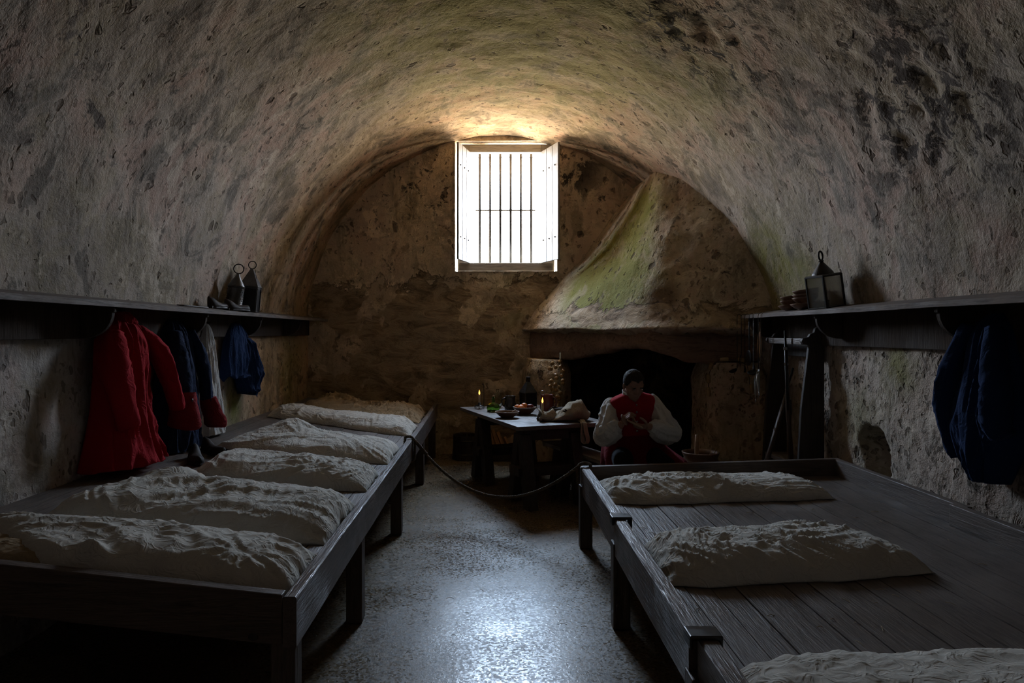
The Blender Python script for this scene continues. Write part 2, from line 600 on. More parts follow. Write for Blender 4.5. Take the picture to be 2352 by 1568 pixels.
XB = cuts(-2.75, 2.95, .045, (WX0, WX1))
ZB = cuts(-.06, 4.5, .045, (WZ0, WZ1))
ix0, ix1, iz0, iz1 = XB.index(WX0), XB.index(WX1), ZB.index(WZ0), ZB.index(WZ1)


def back_p(i, j):
    p = V((XB[i], YB, ZB[j]))
    k = 1.0
    lower = sstep(2.55, 2.2, p.z + .3 * fr(p, 1.3, 2))
    d = uneven(p, .8) + lower * (.025 * fr(V((p.x * .7, 0, p.z * 2.2)), 2.2, 8) + .02 * fr(p, 6, 3) - .02)
    return p - V((0, d, 0))


bw = grid_mesh('wall_back', 'wall_back', back_p, len(XB) - 1, len(ZB) - 1,
               skip=lambda i, j: ix0 <= i < ix1 and iz0 <= j < iz1)
b = bmesh.new(); b.from_mesh(bw.data)
b.verts.ensure_lookup_table()
nz = len(ZB)
loop = [(i, iz0) for i in range(ix0, ix1)] + [(ix1, j) for j in range(iz0, iz1)] + \
       [(i, iz1) for i in range(ix1, ix0, -1)] + [(ix0, j) for j in range(iz1, iz0, -1)]
prev = [b.verts[i * nz + j] for i, j in loop]
for dy in (.05, .16, .3, .46):
    cur = []
    for i, j in loop:
        p = V((XB[i], YB + dy, ZB[j]))
        cur.append(b.verts.new(p + V((.012 * fr(p, 5, 2), 0, .012 * fr(p, 5, 7)))))
    for k in range(len(loop)):
        q = (k + 1) % len(loop)
        f = b.faces.new((prev[k], prev[q], cur[q], cur[k])); f.smooth = True
    prev = cur
b.to_mesh(bw.data); b.free()
struct(bw)

o = grid_mesh('wall_front', 'wall_left', lambda i, j: V((-2.75 + 5.8 * i / 20, -1.55, 4.5 * j / 20)), 20, 20)
struct(o)


def floor_p(i, j):
    p = V((-2.75 + 5.8 * i / 90, -1.6 + 10.8 * j / 150, 0))
    p.z = .012 * fr(p, .9) + .003 * fr(p, 4, 2) - .006
    return p


struct(grid_mesh('floor', 'floor', floor_p, 90, 150))

# ---- window: frame, shutters and iron bars
win = bpy.data.objects.new('window_1', None); COL.objects.link(win); win.location = (.19, 9.1, 2.42); struct(win)
FX0, FX1, FZ0, FZ1 = -.29, .663, 2.524, 3.995
FY0, FY1 = 9.06, 9.16
mb = MB()
mb.bb(WX0 + .03, FX0, FY0 + .03, FY1, WZ0 + .01, WZ1 - .02)
mb.bb(FX1, WX1 - .03, FY0 + .03, FY1, WZ0 + .01, WZ1 - .02)
mb.bb(FX0, FX1, FY0, FY1, FZ1, FZ1 + .09)
mb.bb(FX0, FX1, FY0 + .03, FY1, FZ1 + .09, WZ1 - .02)
mb.bb(WX0 + .05, WX1 - .05, FY0 - .04, FY1, WZ0 + .01, FZ0)
mb.build('window_frame', 'frame', win, bevel=.006, world=True)
for sx, hx, fx in ((-1, FX0, -.42), (1, FX1 + .006, .852)):
    a, e = V((hx, 9.05, 0)), V((fx, 8.56, 0))
    d = (e - a).normalized(); L = (e - a).length
    nrm = V((-d.y, d.x, 0)) * sx
    rot = Matrix((d, V((-d.y, d.x, 0)), V((0, 0, 1)))).transposed()
    mb = MB()
    for k in range(3):
        c = a + d * (L * (k + .5) / 3); c.z = (FZ0 + FZ1) / 2
        mb.box(c, (L / 3 - .009, .026, FZ1 - FZ0), rot.to_euler())
    for z in (FZ0 + .3, FZ1 - .3):
        c = a + d * (L / 2) - nrm * 0; c = c + V((-d.y, d.x, 0)) * (.02 * -sx); c.z = z
    sh = mb.build('shutter', 'shutter', win, bevel=.003, world=True)
    for z in (FZ0 + .29, FZ1 - .27):
        for k in range(3):
            c = a + d * (L * (k + .5) / 3); c.z = z
            side = V((-d.y, d.x, 0)) * (-sx * .016)
            m2 = MB().ell(c - side * 1.0 * -1, (.010, .010, .010), u=8, v=6)
            nb = m2.build('nail_head', 'iron', sh)
            nb.matrix_parent_inverse = root_matrix(sh).inverted()
for k in range(6):
    x = (1102 + 23.6 * k - U0) * 9.3 / FOC
    mb = MB().tube([(x, 9.3, 2.40), (x, 9.3, 4.03)], 0.018, 10)
    mb.bb(x - .02, x + .02, 9.285, 9.315, 3.985, 3.995)
    mb.build('window_bar', 'iron', win, smooth=True, world=True)
MB().bb(-.213, .605, 9.285, 9.315, 3.258, 3.276).build('cross_bar', 'iron', win, world=True)

# ================================================================== fireplace
fp = thing('fireplace', 'corner fireplace with a plastered green-stained conical hood over a dark hearth', 'fireplace', (1.7, 7.9, 0))


def hood_row(z):
    tab = [(1.60, .42, 1.56, 6.88, 2.69, 6.42), (1.75, .45, 1.6, 6.95, 2.69, 6.47), (1.95, .62, 1.64, 7.05, 2.665, 6.53), (2.64, 1.244, 1.745, 7.36, 2.47, 6.82),
           (3.0, 1.48, 1.80, 7.54, 2.28, 7.2), (3.3, 1.70, 1.86, 7.74, 2.05, 7.52), (3.5, 1.88, 1.91, 7.92, 1.93, 7.92), (3.72, 2.02, 1.96, 8.2, 1.97, 8.2)]
    for a, b in zip(tab, tab[1:]):
        if z <= b[0]:
            f = (z - a[0]) / (b[0] - a[0])
            return [p + (q - p) * f for p, q in zip(a, b)]
    return list(tab[-1])


def hood_pt(z, s):
    """s 0..1 along the row: back wall -> ridge -> right side of the vault"""
    _, xa, xr, yr, xe, ye = hood_row(z)
    A, R, E = V((xa, 9.06, z)), V((xr, yr, z)), V((xe, ye, z))
    d = E - R
    E2 = E + d.normalized() * .12
    if s < .6:
        return A.lerp(R, s / .6)
    return R.lerp(E2, (s - .6) / .4)


NH, MH = 90, 80
smp = []
for i in range(NH + 1):
    z = 1.62 + (3.72 - 1.62) * i / NH
    row = [hood_pt(z, j / MH) for j in range(MH + 1)]
    # round the ridge a little
    for _ in range(45):
        row = [row[0]] + [(row[j - 1] + row[j] * 2 + row[j + 1]) / 4 for j in range(1, MH)] + [row[-1]]
    smp.append(row)
vs = []
for i, row in enumerate(smp):
    for j, p in enumerate(row):
        n = V((-.55, -.7, .45))
        base = sstep(.25, 0, i / NH)
        vs.append(p + n * (uneven(p, 1.1) + .012 * fr(p, 9, 6) * (.45 + .55 * base) + .05 * base * max(0, fr(p, 2.2, 9)) + .03 * sstep(.06, 0, i / NH)))
fs = []
for i in range(NH):
    for j in range(MH):
        a = i * (MH + 1) + j
        fs.append((a, a + 1, a + MH + 2, a + MH + 1))
me = bpy.data.meshes.new('hood'); me.from_pydata([tuple(v) for v in vs], [], fs)
o = link('hood', me, 'hood', fp, smooth=True, world=True)
sd = o.modifiers.new('thick', 'SOLIDIFY'); sd.thickness = .14; sd.offset = -1

# lintel: heavy weathered timber following the hood's foot, arched below
rows = []
NL = 160
for j in range(NL + 1):
    s = j / NL
    p = hood_pt(1.62, .02 + .96 * s)
    q = hood_pt(1.62, min(1, .02 + .96 * s + .01)) - hood_pt(1.62, .02 + .96 * s - .01)
    n = V((q.y, -q.x, 0)).normalized()
    if n.y > 0: n = -n
    # picture-wise the arch is highest near two thirds of the run
    arch = .0
    u = U0 + p.x * FOC / p.y
    under = 1.25 + .19 * math.exp(-((u - 1450) / 115) ** 2)
    if u > 1640: under = 1.31
    top = 1.625
    rag = .02 * fr(p, 3.1, 2) + .012 * fr(p, 9, 4)
    prof = []
    back = -.02 - .26 * sstep(.62, .9, s)
    for (d, z) in ((-.05, top), (-.035, top - .02), (-.03, (top * 2 + under) / 3), (-.025, (top + under * 2) / 3), (-.035, under + rag + .02), (-.06, under + rag), (-.2, under + rag + .01), (-.28, top)):
        pt = p + n * (d + back); pt.z = z
        pt += n * (.022 * fr(V((pt.x, pt.y, pt.z * 3)), 2.7, 1) + .014 * fr(V((pt.x, pt.y, pt.z * 3)), 9, 6)); pt.z += .012 * fr(pt, 6, 3)
        prof.append(pt)
    rows.append(prof)
mb = MB().rings(rows)
mb.build('lintel', 'lintel', fp, smooth=True, world=True)


def pier(outline, ztop, seed):
    mb = MB()
    n = 60
    # resample the outline
    pts = [V((*q, 0)) for q in outline]
    per = []
    L = len(pts)
    for a, b_ in zip(pts, pts[1:] + pts[:1]):
        k = max(2, int((b_ - a).length / .04))
        per += [a.lerp(b_, i / k) for i in range(k)]
    cen = sum(per, V()) / len(per)
    nz_ = 42
    rs = []
    for i in range(nz_ + 1):
        z = ztop * i / nz_
        shrink = 1 - .16 * sstep(.86, 1., i / nz_)
        ring = []
        for q in per:
            p = V((q.x, q.y, z))
            d = (q - cen).normalized()
            p = cen * (1 - shrink) + p * shrink if False else V((cen.x + (q.x - cen.x) * shrink, cen.y + (q.y - cen.y) * shrink, z))
            ring.append(p + d * (.03 * fr(p, 2.4, seed) + .018 * fr(p, 7, seed) + .008 * fr(p, 18, seed)))
        rs.append(ring)
    mb.rings(rs)
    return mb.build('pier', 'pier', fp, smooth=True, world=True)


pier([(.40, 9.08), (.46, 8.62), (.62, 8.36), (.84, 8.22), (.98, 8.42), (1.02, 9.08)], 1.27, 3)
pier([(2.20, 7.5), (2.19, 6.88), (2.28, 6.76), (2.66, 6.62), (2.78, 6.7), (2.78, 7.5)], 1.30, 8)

# soot-blackened inside of the hearth
mb = MB()
mb.poly([(1.0, 8.9, 0), (2.62, 8.9, 0), (2.62, 8.9, 2.5), (1.35, 8.9, 2.5), (1.0, 8.9, 1.7)], [(0, 1, 2, 3, 4)])
mb.poly([(2.62, 8.94, 0), (2.62, 6.95, 0), (2.62, 6.95, 2.0), (2.62, 7.4, 2.6), (2.62, 8.9, 2.6)], [(0, 1, 2, 3, 4)])
mb.poly([(1.0, 8.94, .012), (1.0, 8.3, .012), (2.2, 7.0, .012), (2.62, 7.0, .012), (2.62, 8.94, .012)], [(0, 1, 2, 3, 4)])
o = mb.build('hearth_lining', 'soot', fp, world=True)
o.modifiers.new('thick', 'SOLIDIFY').thickness = .02

# ================================================================== sleeping platforms
def zl(x):
    return .575 + .109 * (-.72 - x)


def zr(x):
    return .487 + .022 * (x - .7)


def plank_deck(xs, y0, y1, zf, th, seed, joints):
    rnd = random.Random(seed)
    mb = MB()
    for a, b_ in zip(xs, xs[1:]):
        js = [y0] + sorted(rnd.uniform(y0 + .8, y1 - .8) for _ in range(joints)) + [y1]
        for c, d in zip(js, js[1:]):
            dz = rnd.uniform(-.0025, .0025)
            g = .0022
            p = []
            for (x, y) in ((a + g, c + g), (b_ - g, c + g), (b_ - g, d - g), (a + g, d - g)):
                p.append((x, y, zf(x) + dz))
            q = [(x, y, z - th) for x, y, z in p]
            mb.poly(q + p, [(4, 5, 6, 7), (3, 2, 1, 0), (0, 1, 5, 4), (1, 2, 6, 5), (2, 3, 7, 6), (3, 0, 4, 7)])
    return mb


# left platform
lb = thing('sleeping_platform', 'long dark timber sleeping platform along the left wall, holding a row of mattresses', 'bed', (-1.55, 5.6, 0))
xs = frange(-2.385, -.752, 14)
plank_deck(xs, 2.52, 8.9, zl, .03, 4, 1).build('deck', 'deck', lb, world=True)
for (y0, y1, dx) in ((2.47, 6.12, 0), (6.125, 8.93, .006)):
    mb = MB()
    n = 14
    rs = []
    for i in range(n + 1):
        y = y0 + (y1 - y0) * i / n
        w = .004 * fr(V((0, y, 0)), 1.3, 3)
        lift = .03 * sstep(6.5, 9, y)
        x0, x1 = -.755 + dx + w, -.705 + dx + w
        rs.append([V((x0, y, .462 + lift)), V((x1, y, .462 + lift)), V((x1, y, .640 + lift)), V((x1 - .006, y, .646 + lift)), V((x0 + .006, y, .646 + lift)), V((x0, y, .640 + lift))])
    mb.rings(rs).build('side_rail', 'rail', lb, world=True)
mb = MB()
mb.rings([[V((x, 2.47, .462 + .109 * (-.705 - x))), V((x, 2.52, .462 + .109 * (-.705 - x))), V((x, 2.52, .646 + .109 * (-.705 - x))), V((x, 2.47, .646 + .109 * (-.705 - x)))] for x in (-2.4, -1.55, -.757)])
eb = mb.build('end_board', 'board', lb, bevel=.004, world=True)
kn = MB().ell((-.86, 2.468, .50), (.018, .006, .014), u=12, v=8).build('knot', 'darkwood', eb, smooth=True)
kn.matrix_parent_inverse = root_matrix(eb).inverted()
for y in (2.475, 3.76, 5.42, 7.2, 8.7):
    top = .575
    MB().bb(-.80, -.712, y, y + .095, 0, .52).build('leg', 'post', lb, bevel=.005, world=True)
    MB().bb(-2.36, -2.28, y, y + .09, 0, .70).build('leg', 'post', lb, bevel=.005, world=True)

# right platform
rb = thing('sleeping_platform', 'wide dark timber sleeping platform on the right with bare boards and an iron-strapped rail', 'bed', (1.65, 3.2, 0))
xs = frange(.735, 2.585, 17)
plank_deck(xs, .6, 5.13, zr, .03, 9, 0).build('deck', 'deck', rb, world=True)
for (y0, y1, dx) in ((3.74, 5.17, 0), (2.30, 3.70, -.006), (.6, 2.26, .012)):
    mb = MB()
    n = 10
    rs = []
    for i in range(n + 1):
        y = y0 + (y1 - y0) * i / n
        w = .004 * fr(V((3, y, 0)), 1.6, 3)
        x0, x1 = .672 + dx + w, .738 + dx + w
        rs.append([V((x0, y, .40)), V((x1, y, .40)), V((x1, y, .584)), V((x1 - .008, y, .592)), V((x0 + .008, y, .592)), V((x0, y, .584))])
    mb.rings(rs).build('side_rail', 'rail', rb, world=True)
mb = MB()
mb.rings([[V((x, 5.13, .41 + .03 * (x - .68))), V((x, 5.18, .41 + .03 * (x - .68))), V((x, 5.18, .592 + .031 * (x - .68))), V((x, 5.13, .592 + .031 * (x - .68)))] for x in (.69, 1.6, 2.6)])
mb.build('end_board', 'board', rb, bevel=.004, world=True)
for (y0, y1, x0) in ((3.72, 5.18, 2.585), (.6, 3.8, 2.55)):
    mb = MB()
    rs = []
    for i in range(9):
        y = y0 + (y1 - y0) * i / 8
        w = .006 * fr(V((7, y, 0)), 1.2, 3)
        rs.append([V((x0 + w, y, .45)), V((x0 + .04 + w, y, .45)), V((x0 + .04 + w, y, .652)), V((x0 + w, y, .648))])
    mb.rings(rs).build('wall_board', 'deck', rb, bevel=.004, world=True)
for y in (5.06, 3.68, 2.24):
    MB().bb(.66, .752, y, y + .092, 0, .46).build('leg', 'post', rb, bevel=.005, world=True)
    MB().bb(2.5, 2.58, y, y + .08, 0, .50).build('leg', 'post', rb, bevel=.005, world=True)
for y in (3.68, 2.235):
    mb = MB()
    mb.bb(.652, .762, y, y + .085, .590, .606)
    mb.bb(.750, .762, y, y + .085, .50, .595)
    mb.bb(.652, .662, y, y + .085, .56, .595)
    mb.build('iron_strap', 'iron', rb, bevel=.006, world=True)

# ---- mattresses
def crease(x, y, seed, l=1.0, dirk=.6, sharp=3.1):
    """long soft-backed folds whose direction wanders over the cloth"""
    th = dirk + .9 * fr(V((x * .9, y * .9, seed * 3.1)), 1.0)
    c, s = math.cos(th), math.sin(th)
    a, b_ = x * c + y * s, -x * s + y * c
    wv = .12 * fr(V((a * 2.2, b_ * 2.2, seed + 4.)), 1.)
    n = fr(V((a * .55 / l, (b_ + wv) * 4.4 / l, seed)), 1.)
    return math.exp(-(n * 2.3 * sharp) ** 2)


def star(x, y, cx, cy, n, R, seed):
    """creases running together where the cloth is tied down"""
    dx, dy = x - cx, y - cy
    r = math.hypot(dx, dy)
    an = math.atan2(dy, dx)
    k = abs(math.sin(n / 2 * an + 2.0 * fr(V((math.cos(an) * .9, math.sin(an) * .9, seed)), 1.) + .8 * fr(V((x * 3, y * 3, seed)), 1.)))
    return math.exp(-(k * 1.9) ** 2) * sstep(.015, .10, r) * math.exp(-(r / R) ** 2) - .5 * math.exp(-(r / .05) ** 2)


def mattress(name, label, pts, thick, zf, seed, group, mat='linen', fold=.020, dirk=.5, gather=1, nu=170, nv=80, hump=(), cat='mattress', tilt=0):
    """pts: far-left, far-right, near-right, near-left corners of the footprint (x, y)"""
    fl, frt, nr, nl = [V((*q, 0)) for q in pts]
    vs, top = [], []
    rnd = random.Random(seed)

    def foot(a, b_):
        # a -1..1 along, b -1..1 near->far
        s, t = (a + 1) / 2, (b_ + 1) / 2
        return nl.lerp(nr, s).lerp(fl.lerp(frt, s), t)

    cen = foot(0, 0)
    stars = []
    for _ in range(2):
        c_ = foot(rnd.uniform(-.75, .85), rnd.uniform(-.55, .55))
        stars.append((c_.x, c_.y, rnd.choice((9, 11, 13)), rnd.uniform(.16, .3)))
    for i in range(nu + 1):
        a = math.sin((2 * i / nu - 1) * PI / 2 * .98) / math.sin(PI / 2 * .98)
        a = .55 * a + .45 * (2 * i / nu - 1)
        for j in range(nv + 1):
            bb_ = math.sin((2 * j / nv - 1) * PI / 2)
            bb_ = .75 * bb_ + .25 * (2 * j / nv - 1)
            # gathered, pinched ends
            pin = 1 - .10 * sstep(.72, 1., abs(a)) - .06 * (1 - abs(fr(V((a * 2.4, 0, seed)), 1.)))
            wob = 1 + .06 * fr(V((a * 2.2, bb_, seed * 1.7)), 1.)
            p = foot(a * (1 + .025 * fr(V((bb_ * 3.5, a, seed + 2)), 1.)), bb_ * pin * wob)
            ha = max(0, 1 - abs(a) ** 8) ** .55
            hb = max(0, 1 - abs(bb_) ** 3.4) ** .6
            h = ha * hb
            body = thick * h * (1 + .22 * fr(V((a * 1.9, bb_ * 1.2, seed + 9)), 1.))
            for (ha_, hb_, hr, hh) in hump:
                d2 = ((a - ha_) / hr) ** 2 + ((bb_ - hb_) / (hr * 1.6)) ** 2
                body += hh * math.exp(-d2)
            env = min(1, h * 1.4) * (.55 + .45 * sstep(.0, .5, fr(V((p.x * 1.3, p.y * 1.3, seed + 7)), 1.) + .35))
            f = crease(p.x, p.y, seed, 1., dirk) * .55 + crease(p.x + 5, p.y, seed + 20, .6, dirk + .3, 2.) * .32 + crease(p.x, p.y + 3, seed + 40, .34, dirk - .3, 1.8) * .16
            for (sx_, sy_, sn, sr) in stars:
                f += .42 * star(p.x, p.y, sx_, sy_, sn, sr, seed)
            end = sstep(.62, .98, a * gather)
            f += end * .8 * (1 - abs(math.sin(bb_ * 7 + 2.5 * fr(V((p.x * 4, p.y * 4, seed)), 1.) + a * 6))) ** 1.5 * (.6 + .6 * fr(p, 5, seed))
            body += .85 * fold * env * (f - .3)
            if h > 0: body += .0012 * env * fr(p, 26, seed)
            # sides bulge with creases too
            out = (p - cen)
            side = .012 * (1 - h) * fr(V((p.x * 9, p.y * 9, seed)), 1.)
            if out.length > 0: p = p + out.normalized() * side
            z = zf(p.x) + max(.004, body)
            vs.append((p.x, p.y, z))
    n1 = nv + 1
    fs = [(i * n1 + j, (i + 1) * n1 + j, (i + 1) * n1 + j + 1, i * n1 + j + 1) for i in range(nu) for j in range(nv)]
    base = len(vs)
    rim = [i * n1 for i in range(nu + 1)] + [nu * n1 + j for j in range(1, nv + 1)] + [i * n1 + nv for i in range(nu - 1, -1, -1)] + [j for j in range(nv - 1, 0, -1)]
    for k in rim:
        x, y, z = vs[k]
        vs.append((x * .985 + cen.x * .015, y * .985 + cen.y * .015, zf(x) + .001))
    L = len(rim)
    for k in range(L):
        q = (k + 1) % L
        fs.append((rim[k], base + k, base + q, rim[q]))
    fs.append(tuple(base + k for k in range(L - 1, -1, -1)))
    root = V((cen.x, cen.y, zf(cen.x)))
    me = bpy.data.meshes.new(name)
    me.from_pydata([(x - root.x, y - root.y, z - root.z) for x, y, z in vs], [], fs)
    me.update()
    o = link(name, me, mat, smooth=True)
    o.location = root
    bmx = bmesh.new(); bmx.from_mesh(me); bmesh.ops.recalc_face_normals(bmx, faces=bmx.faces); bmx.to_mesh(me); bmx.free()
    tag(o, label, cat, group)
    return o


GL, GR = 'straw mattresses on the left platform', 'straw mattresses on the right platform'
mattress('straw_mattress', 'rumpled linen mattress nearest the camera on the left platform, against the front board',
         [(-2.36, 3.02), (-.78, 3.14), (-.775, 2.54), (-1.70, 2.535)], .12, zl, 11, GL, fold=.036, dirk=.25, hump=((-.45, -.75, .10, .05),))
mattress('straw_mattress', 'second linen mattress from the front on the left platform, cloth heaped at its foot',
         [(-1.95, 4.02), (-.79, 4.06), (-.785, 3.2), (-2.14, 3.17)], .125, zl, 23, GL, fold=.040, dirk=.55, hump=((-.55, .55, .18, .05), (.82, -.1, .13, .035)))
mattress('straw_mattress', 'third linen mattress from the front on the left platform, evenly pleated lengthwise',
         [(-1.84, 4.92), (-.80, 4.92), (-.79, 4.3), (-1.9, 4.22)], .115, zl, 37, GL, fold=.032, dirk=-.2)
mattress('straw_mattress', 'fourth linen mattress from the front on the left platform, humped, beside the rope knot',
         [(-1.9, 6.02), (-.80, 6.06), (-.785, 5.2), (-2.12, 5.14)], .115, zl, 41, GL, fold=.040, dirk=.7, hump=((-.45, .2, .25, .07),))
mattress('straw_mattress', 'fifth linen mattress on the left platform, pale and flat, next to the crumpled tan blanket',
         [(-2.28, 7.5), (-.80, 7.45), (-.785, 6.6), (-2.28, 6.9)], .115, zl, 59, GL, fold=.034, dirk=.15)
mattress('tan_blanket', 'crumpled tan blanket at the far end of the left platform by the back wall',
         [(-2.12, 8.75), (-.82, 8.8), (-.80, 7.55), (-2.2, 7.6)], .085, zl, 67, None, mat='tan', fold=.055, dirk=.4, cat='blanket', hump=((-.6, .5, .3, .05), (.5, .1, .3, .05)))
mattress('folded_blanket', 'folded tan blanket corner at the left edge behind the front board of the platform', [(-2.37, 2.86), (-1.9, 2.80), (-1.645, 2.545), (-2.37, 2.535)], .085, zl, 83, None, mat='tan', fold=.02, cat='blanket', nu=80, nv=60)
mattress('straw_mattress', 'farthest linen mattress on the right platform, below the end board near the man',
         [(.77, 5.07), (2.16, 5.0), (2.24, 4.38), (.77, 4.36)], .105, zr, 101, GR, fold=.045, dirk=.1, gather=-1)
mattress('straw_mattress', 'middle linen mattress on the right platform, tapering to a creased corner on the right',
         [(.78, 3.58), (1.84, 3.74), (2.02, 3.02), (.78, 2.94)], .115, zr, 113, GR, fold=.042, dirk=1.0, gather=-1)
mattress('straw_mattress', 'nearest linen mattress on the right platform, cut off by the lower right corner',
         [(.735, 2.26), (2.5, 2.24), (2.5, 1.55), (.735, 1.50)], .135, zr, 131, GR, fold=.03, dirk=1.2, gather=-1)

# straw scraps lying about
rnd = random.Random(5)
mb = MB()
for _ in range(120):
    if rnd.random() < .6:
        x, y = rnd.uniform(.8, 2.4), rnd.uniform(2.1, 5.0); z = zr(x) + .003
        if any(a < y < b_ and x < 2.25 for a, b_ in ((4.3, 5.1), (2.9, 3.75), (1.4, 2.2))): continue
    else:
        x, y = rnd.uniform(-.6, .6), rnd.uniform(2.5, 6); z = .012
    a = rnd.uniform(0, PI); l = rnd.uniform(.012, .05)
    d = V((math.cos(a), math.sin(a), 0)) * l / 2
    mb.tube([V((x, y, z)) - d, V((x, y, z + .004)), V((x, y, z)) + d], .0013, 5)
tag(mb.build('straw_scraps', 'straw'), 'loose scraps of straw scattered over the floor and the right platform boards', 'straw', kind='stuff')

# ================================================================== wall shelves
def shelf(label, sgn, y0, y1, xf, zf_, xb, zb, th, brk, rail, joints):
    t = thing('wall_shelf', label, 'shelf', ((xf + xb) / 2, (y0 + y1) / 2, zf_))
    ys = [y0] + joints + [y1]
    for k, (a, b_) in enumerate(zip(ys, ys[1:])):
        off = .0 if k % 2 == 0 else -sgn * .0
        dxf = 0 if k == len(ys) - 2 else -sgn * .012
        rs = []
        for i in range(13):
            y = a + (b_ - a) * i / 12
            w = .004 * fr(V((sgn, y, 0)), 1.1, 2)
            rs.append([V((xf + dxf, y, zf_ - th + w)), V((xb, y, zb - th)), V((xb, y, zb)), V((xf + dxf, y, zf_ + w))])
        MB().rings(rs).build('shelf_board', 'shelf', t, bevel=.003, world=True)
    MB().bb(min(xb - sgn * .03, xb), max(xb - sgn * .03, xb), y0, y1 - .05, rail, zb - th - .002).build('back_rail', 'bracket', t, bevel=.003, world=True)
    for y in brk:
        prof = []
        x0 = xf + sgn * .03
        n = 12
        zt = zf_ - th
        def top(x): return zt + (zb - zf_) * (x - xf) / (xb - xf)
        xb2 = xb - sgn * .032
        prof.append(V((x0, y, top(x0) - .002)))
        prof.append(V((x0, y, top(x0) - .028)))
        for i in range(n + 1):
            a = PI / 2 * i / n
            x = x0 + (xb2 - x0) * .92 * (1 - math.cos(a)) + sgn * .012
            z = zt - .03 - .15 * math.sin(a) 
            prof.append(V((x, y, z)))
        prof.append(V((xb2, y, zt - .18)))
        prof.append(V((xb2, y, top(xb2) - .002)))
        MB().prism(prof, (0, .03, 0)).build('bracket', 'bracket', t, bevel=.002, world=True)
    return t


shelf('long grey wall shelf on the left above the hanging coats, carrying two tin lanterns', -1, 1.2, 8.95, -2.14, 1.778, -2.40, 1.815, .033,
      (2.65, 3.93, 5.22, 6.47, 7.8), 1.565, [])
shelf('grey wall shelf on the right holding stacked bowls and a glass lantern', 1, 1.2, 6.52, 2.39, 1.768, 2.66, 1.81, .033,
      (6.4, 5.1, 3.7, 2.3), 1.50, [3.78])

# ================================================================== hanging clothes
def drape(wx, sgn, rows, seed, mat, name, parent, nf=5.0, famp=.30, M_=90, K=84, rag=0.0, base=0.0):
    """cloth hanging against a wall: rows of (z, y0, y1, depth) from the top"""
    R = lerp_rows(rows, M_)
    rs = []
    for i, (z, y0, y1, d) in enumerate(R):
        t = i / (M_ - 1)
        ring = []
        mid, half = (y0 + y1) / 2, (y1 - y0) / 2
        for k in range(K):
            a = PI * k / (K - 1)
            y = mid + half * math.cos(a)
            f = 1 - abs(fr(V((a * nf * .32 + .35 * fr(V((t * 2.2, seed, 0)), 1.), t * 1.3, seed * 2.3)), 1.6)) * 2.2
            g = 1 - abs(fr(V((a * nf * .8, t * 2.0, seed * 5.1)), 1.6)) * 2.2
            m = (f * .75 + g * .3) * sstep(0, .12, t)
            x = base + d * (max(0, math.sin(a)) ** .75) * (1 + famp * m)
            zz = z
            if rag and i > M_ - 16:
                zz += rag * fr(V((a * 3.2, seed, 1)), 1.) * ((i - (M_ - 16)) / 15)
            y += .010 * fr(V((a, z * 6, seed)), 1.)
            ring.append(V((wx - sgn * max(.004, x), y, zz)))
        # back of the cloth
        for k in range(K - 2, 0, -6):
            a = PI * k / (K - 1)
            y = mid + half * .97 * math.cos(a)
            ring.append(V((wx - sgn * .006, y, z)))
        rs.append(ring)
    mb = MB().rings(rs)
    return mb.build(name, mat, parent, smooth=True, world=True)


def sleeve(path, rad, seed, mat, name, parent, flat=.62, n=26, amp=.16, steps=34):
    P = lerp_rows([(*p, r) for p, r in zip(path, rad)], steps)
    mb = MB().tube([p[:3] for p in P], [p[3] for p in P], n, flat,
                   lambda t, an, pt: P[int(t * (steps - 1))][3] * amp * (1.1 * math.exp(-(4 * fr(V((math.cos(an) * 1.3, math.sin(an) * 1.3, t * 2.2)), 1.2, seed)) ** 2) + .7 * math.exp(-(4 * fr(V((math.cos(an) * .8, math.sin(an) * .8, t * 8)), 1.2, seed + 5)) ** 2) - .6))
    return mb.build(name, mat, parent, smooth=True, world=True)


def peg(parent, x, y, z, sgn):
    return MB().tube([(x + sgn * .05, y, z - .012), (x - sgn * .05, y, z + .012)], [.012, .009], 10).build('peg', 'bracket', parent, smooth=True, world=True)


WL = -2.385
t = thing('hanging_coat', 'long red wool coat hanging on the left wall under the shelf', 'coat', (-2.3, 4.33, .77))
drape(WL, -1, [(1.70, 4.24, 4.42, .06), (1.62, 4.12, 4.5, .12), (1.45, 4.08, 4.55, .145), (1.2, 4.06, 4.55, .155), (1.0, 4.0, 4.58, .19), (.79, 3.92, 4.63, .24)], 3, 'red', 'coat_body', t, nf=6, famp=.34, rag=.02)
sleeve([(-2.30, 4.44, 1.62), (-2.23, 4.56, 1.48), (-2.19, 4.655, 1.28), (-2.17, 4.72, 1.08)], [.06, .085, .075, .062], 4, 'red', 'sleeve', t)
sleeve([(-2.30, 4.14, 1.60), (-2.24, 4.06, 1.42), (-2.19, 4.04, 1.25), (-2.17, 4.09, 1.03)], [.06, .08, .07, .06], 9, 'red', 'sleeve', t)
drape(WL + .01, -1, [(1.735, 4.26, 4.40, .05), (1.70, 4.24, 4.42, .085), (1.655, 4.22, 4.44, .10)], 5, 'red', 'collar', t, M_=20, K=50)
t = thing('hanging_coat', 'dark navy coat with crimson cuffs hanging between the red coat and the white shirt', 'coat', (-2.3, 5.03, .74))
drape(WL, -1, [(1.70, 4.98, 5.12, .05), (1.6, 4.90, 5.2, .10), (1.4, 4.84, 5.27, .13), (1.15, 4.8, 5.32, .14), (.95, 4.76, 5.33, .155), (.75, 4.72, 5.34, .17)], 13, 'navy', 'coat_body', t, nf=6, famp=.32, rag=.03)
s1 = sleeve([(-2.29, 4.93, 1.60), (-2.24, 4.86, 1.45), (-2.2, 4.83, 1.28), (-2.19, 4.84, 1.14)], [.05, .07, .07, .07], 14, 'navy', 'sleeve', t)
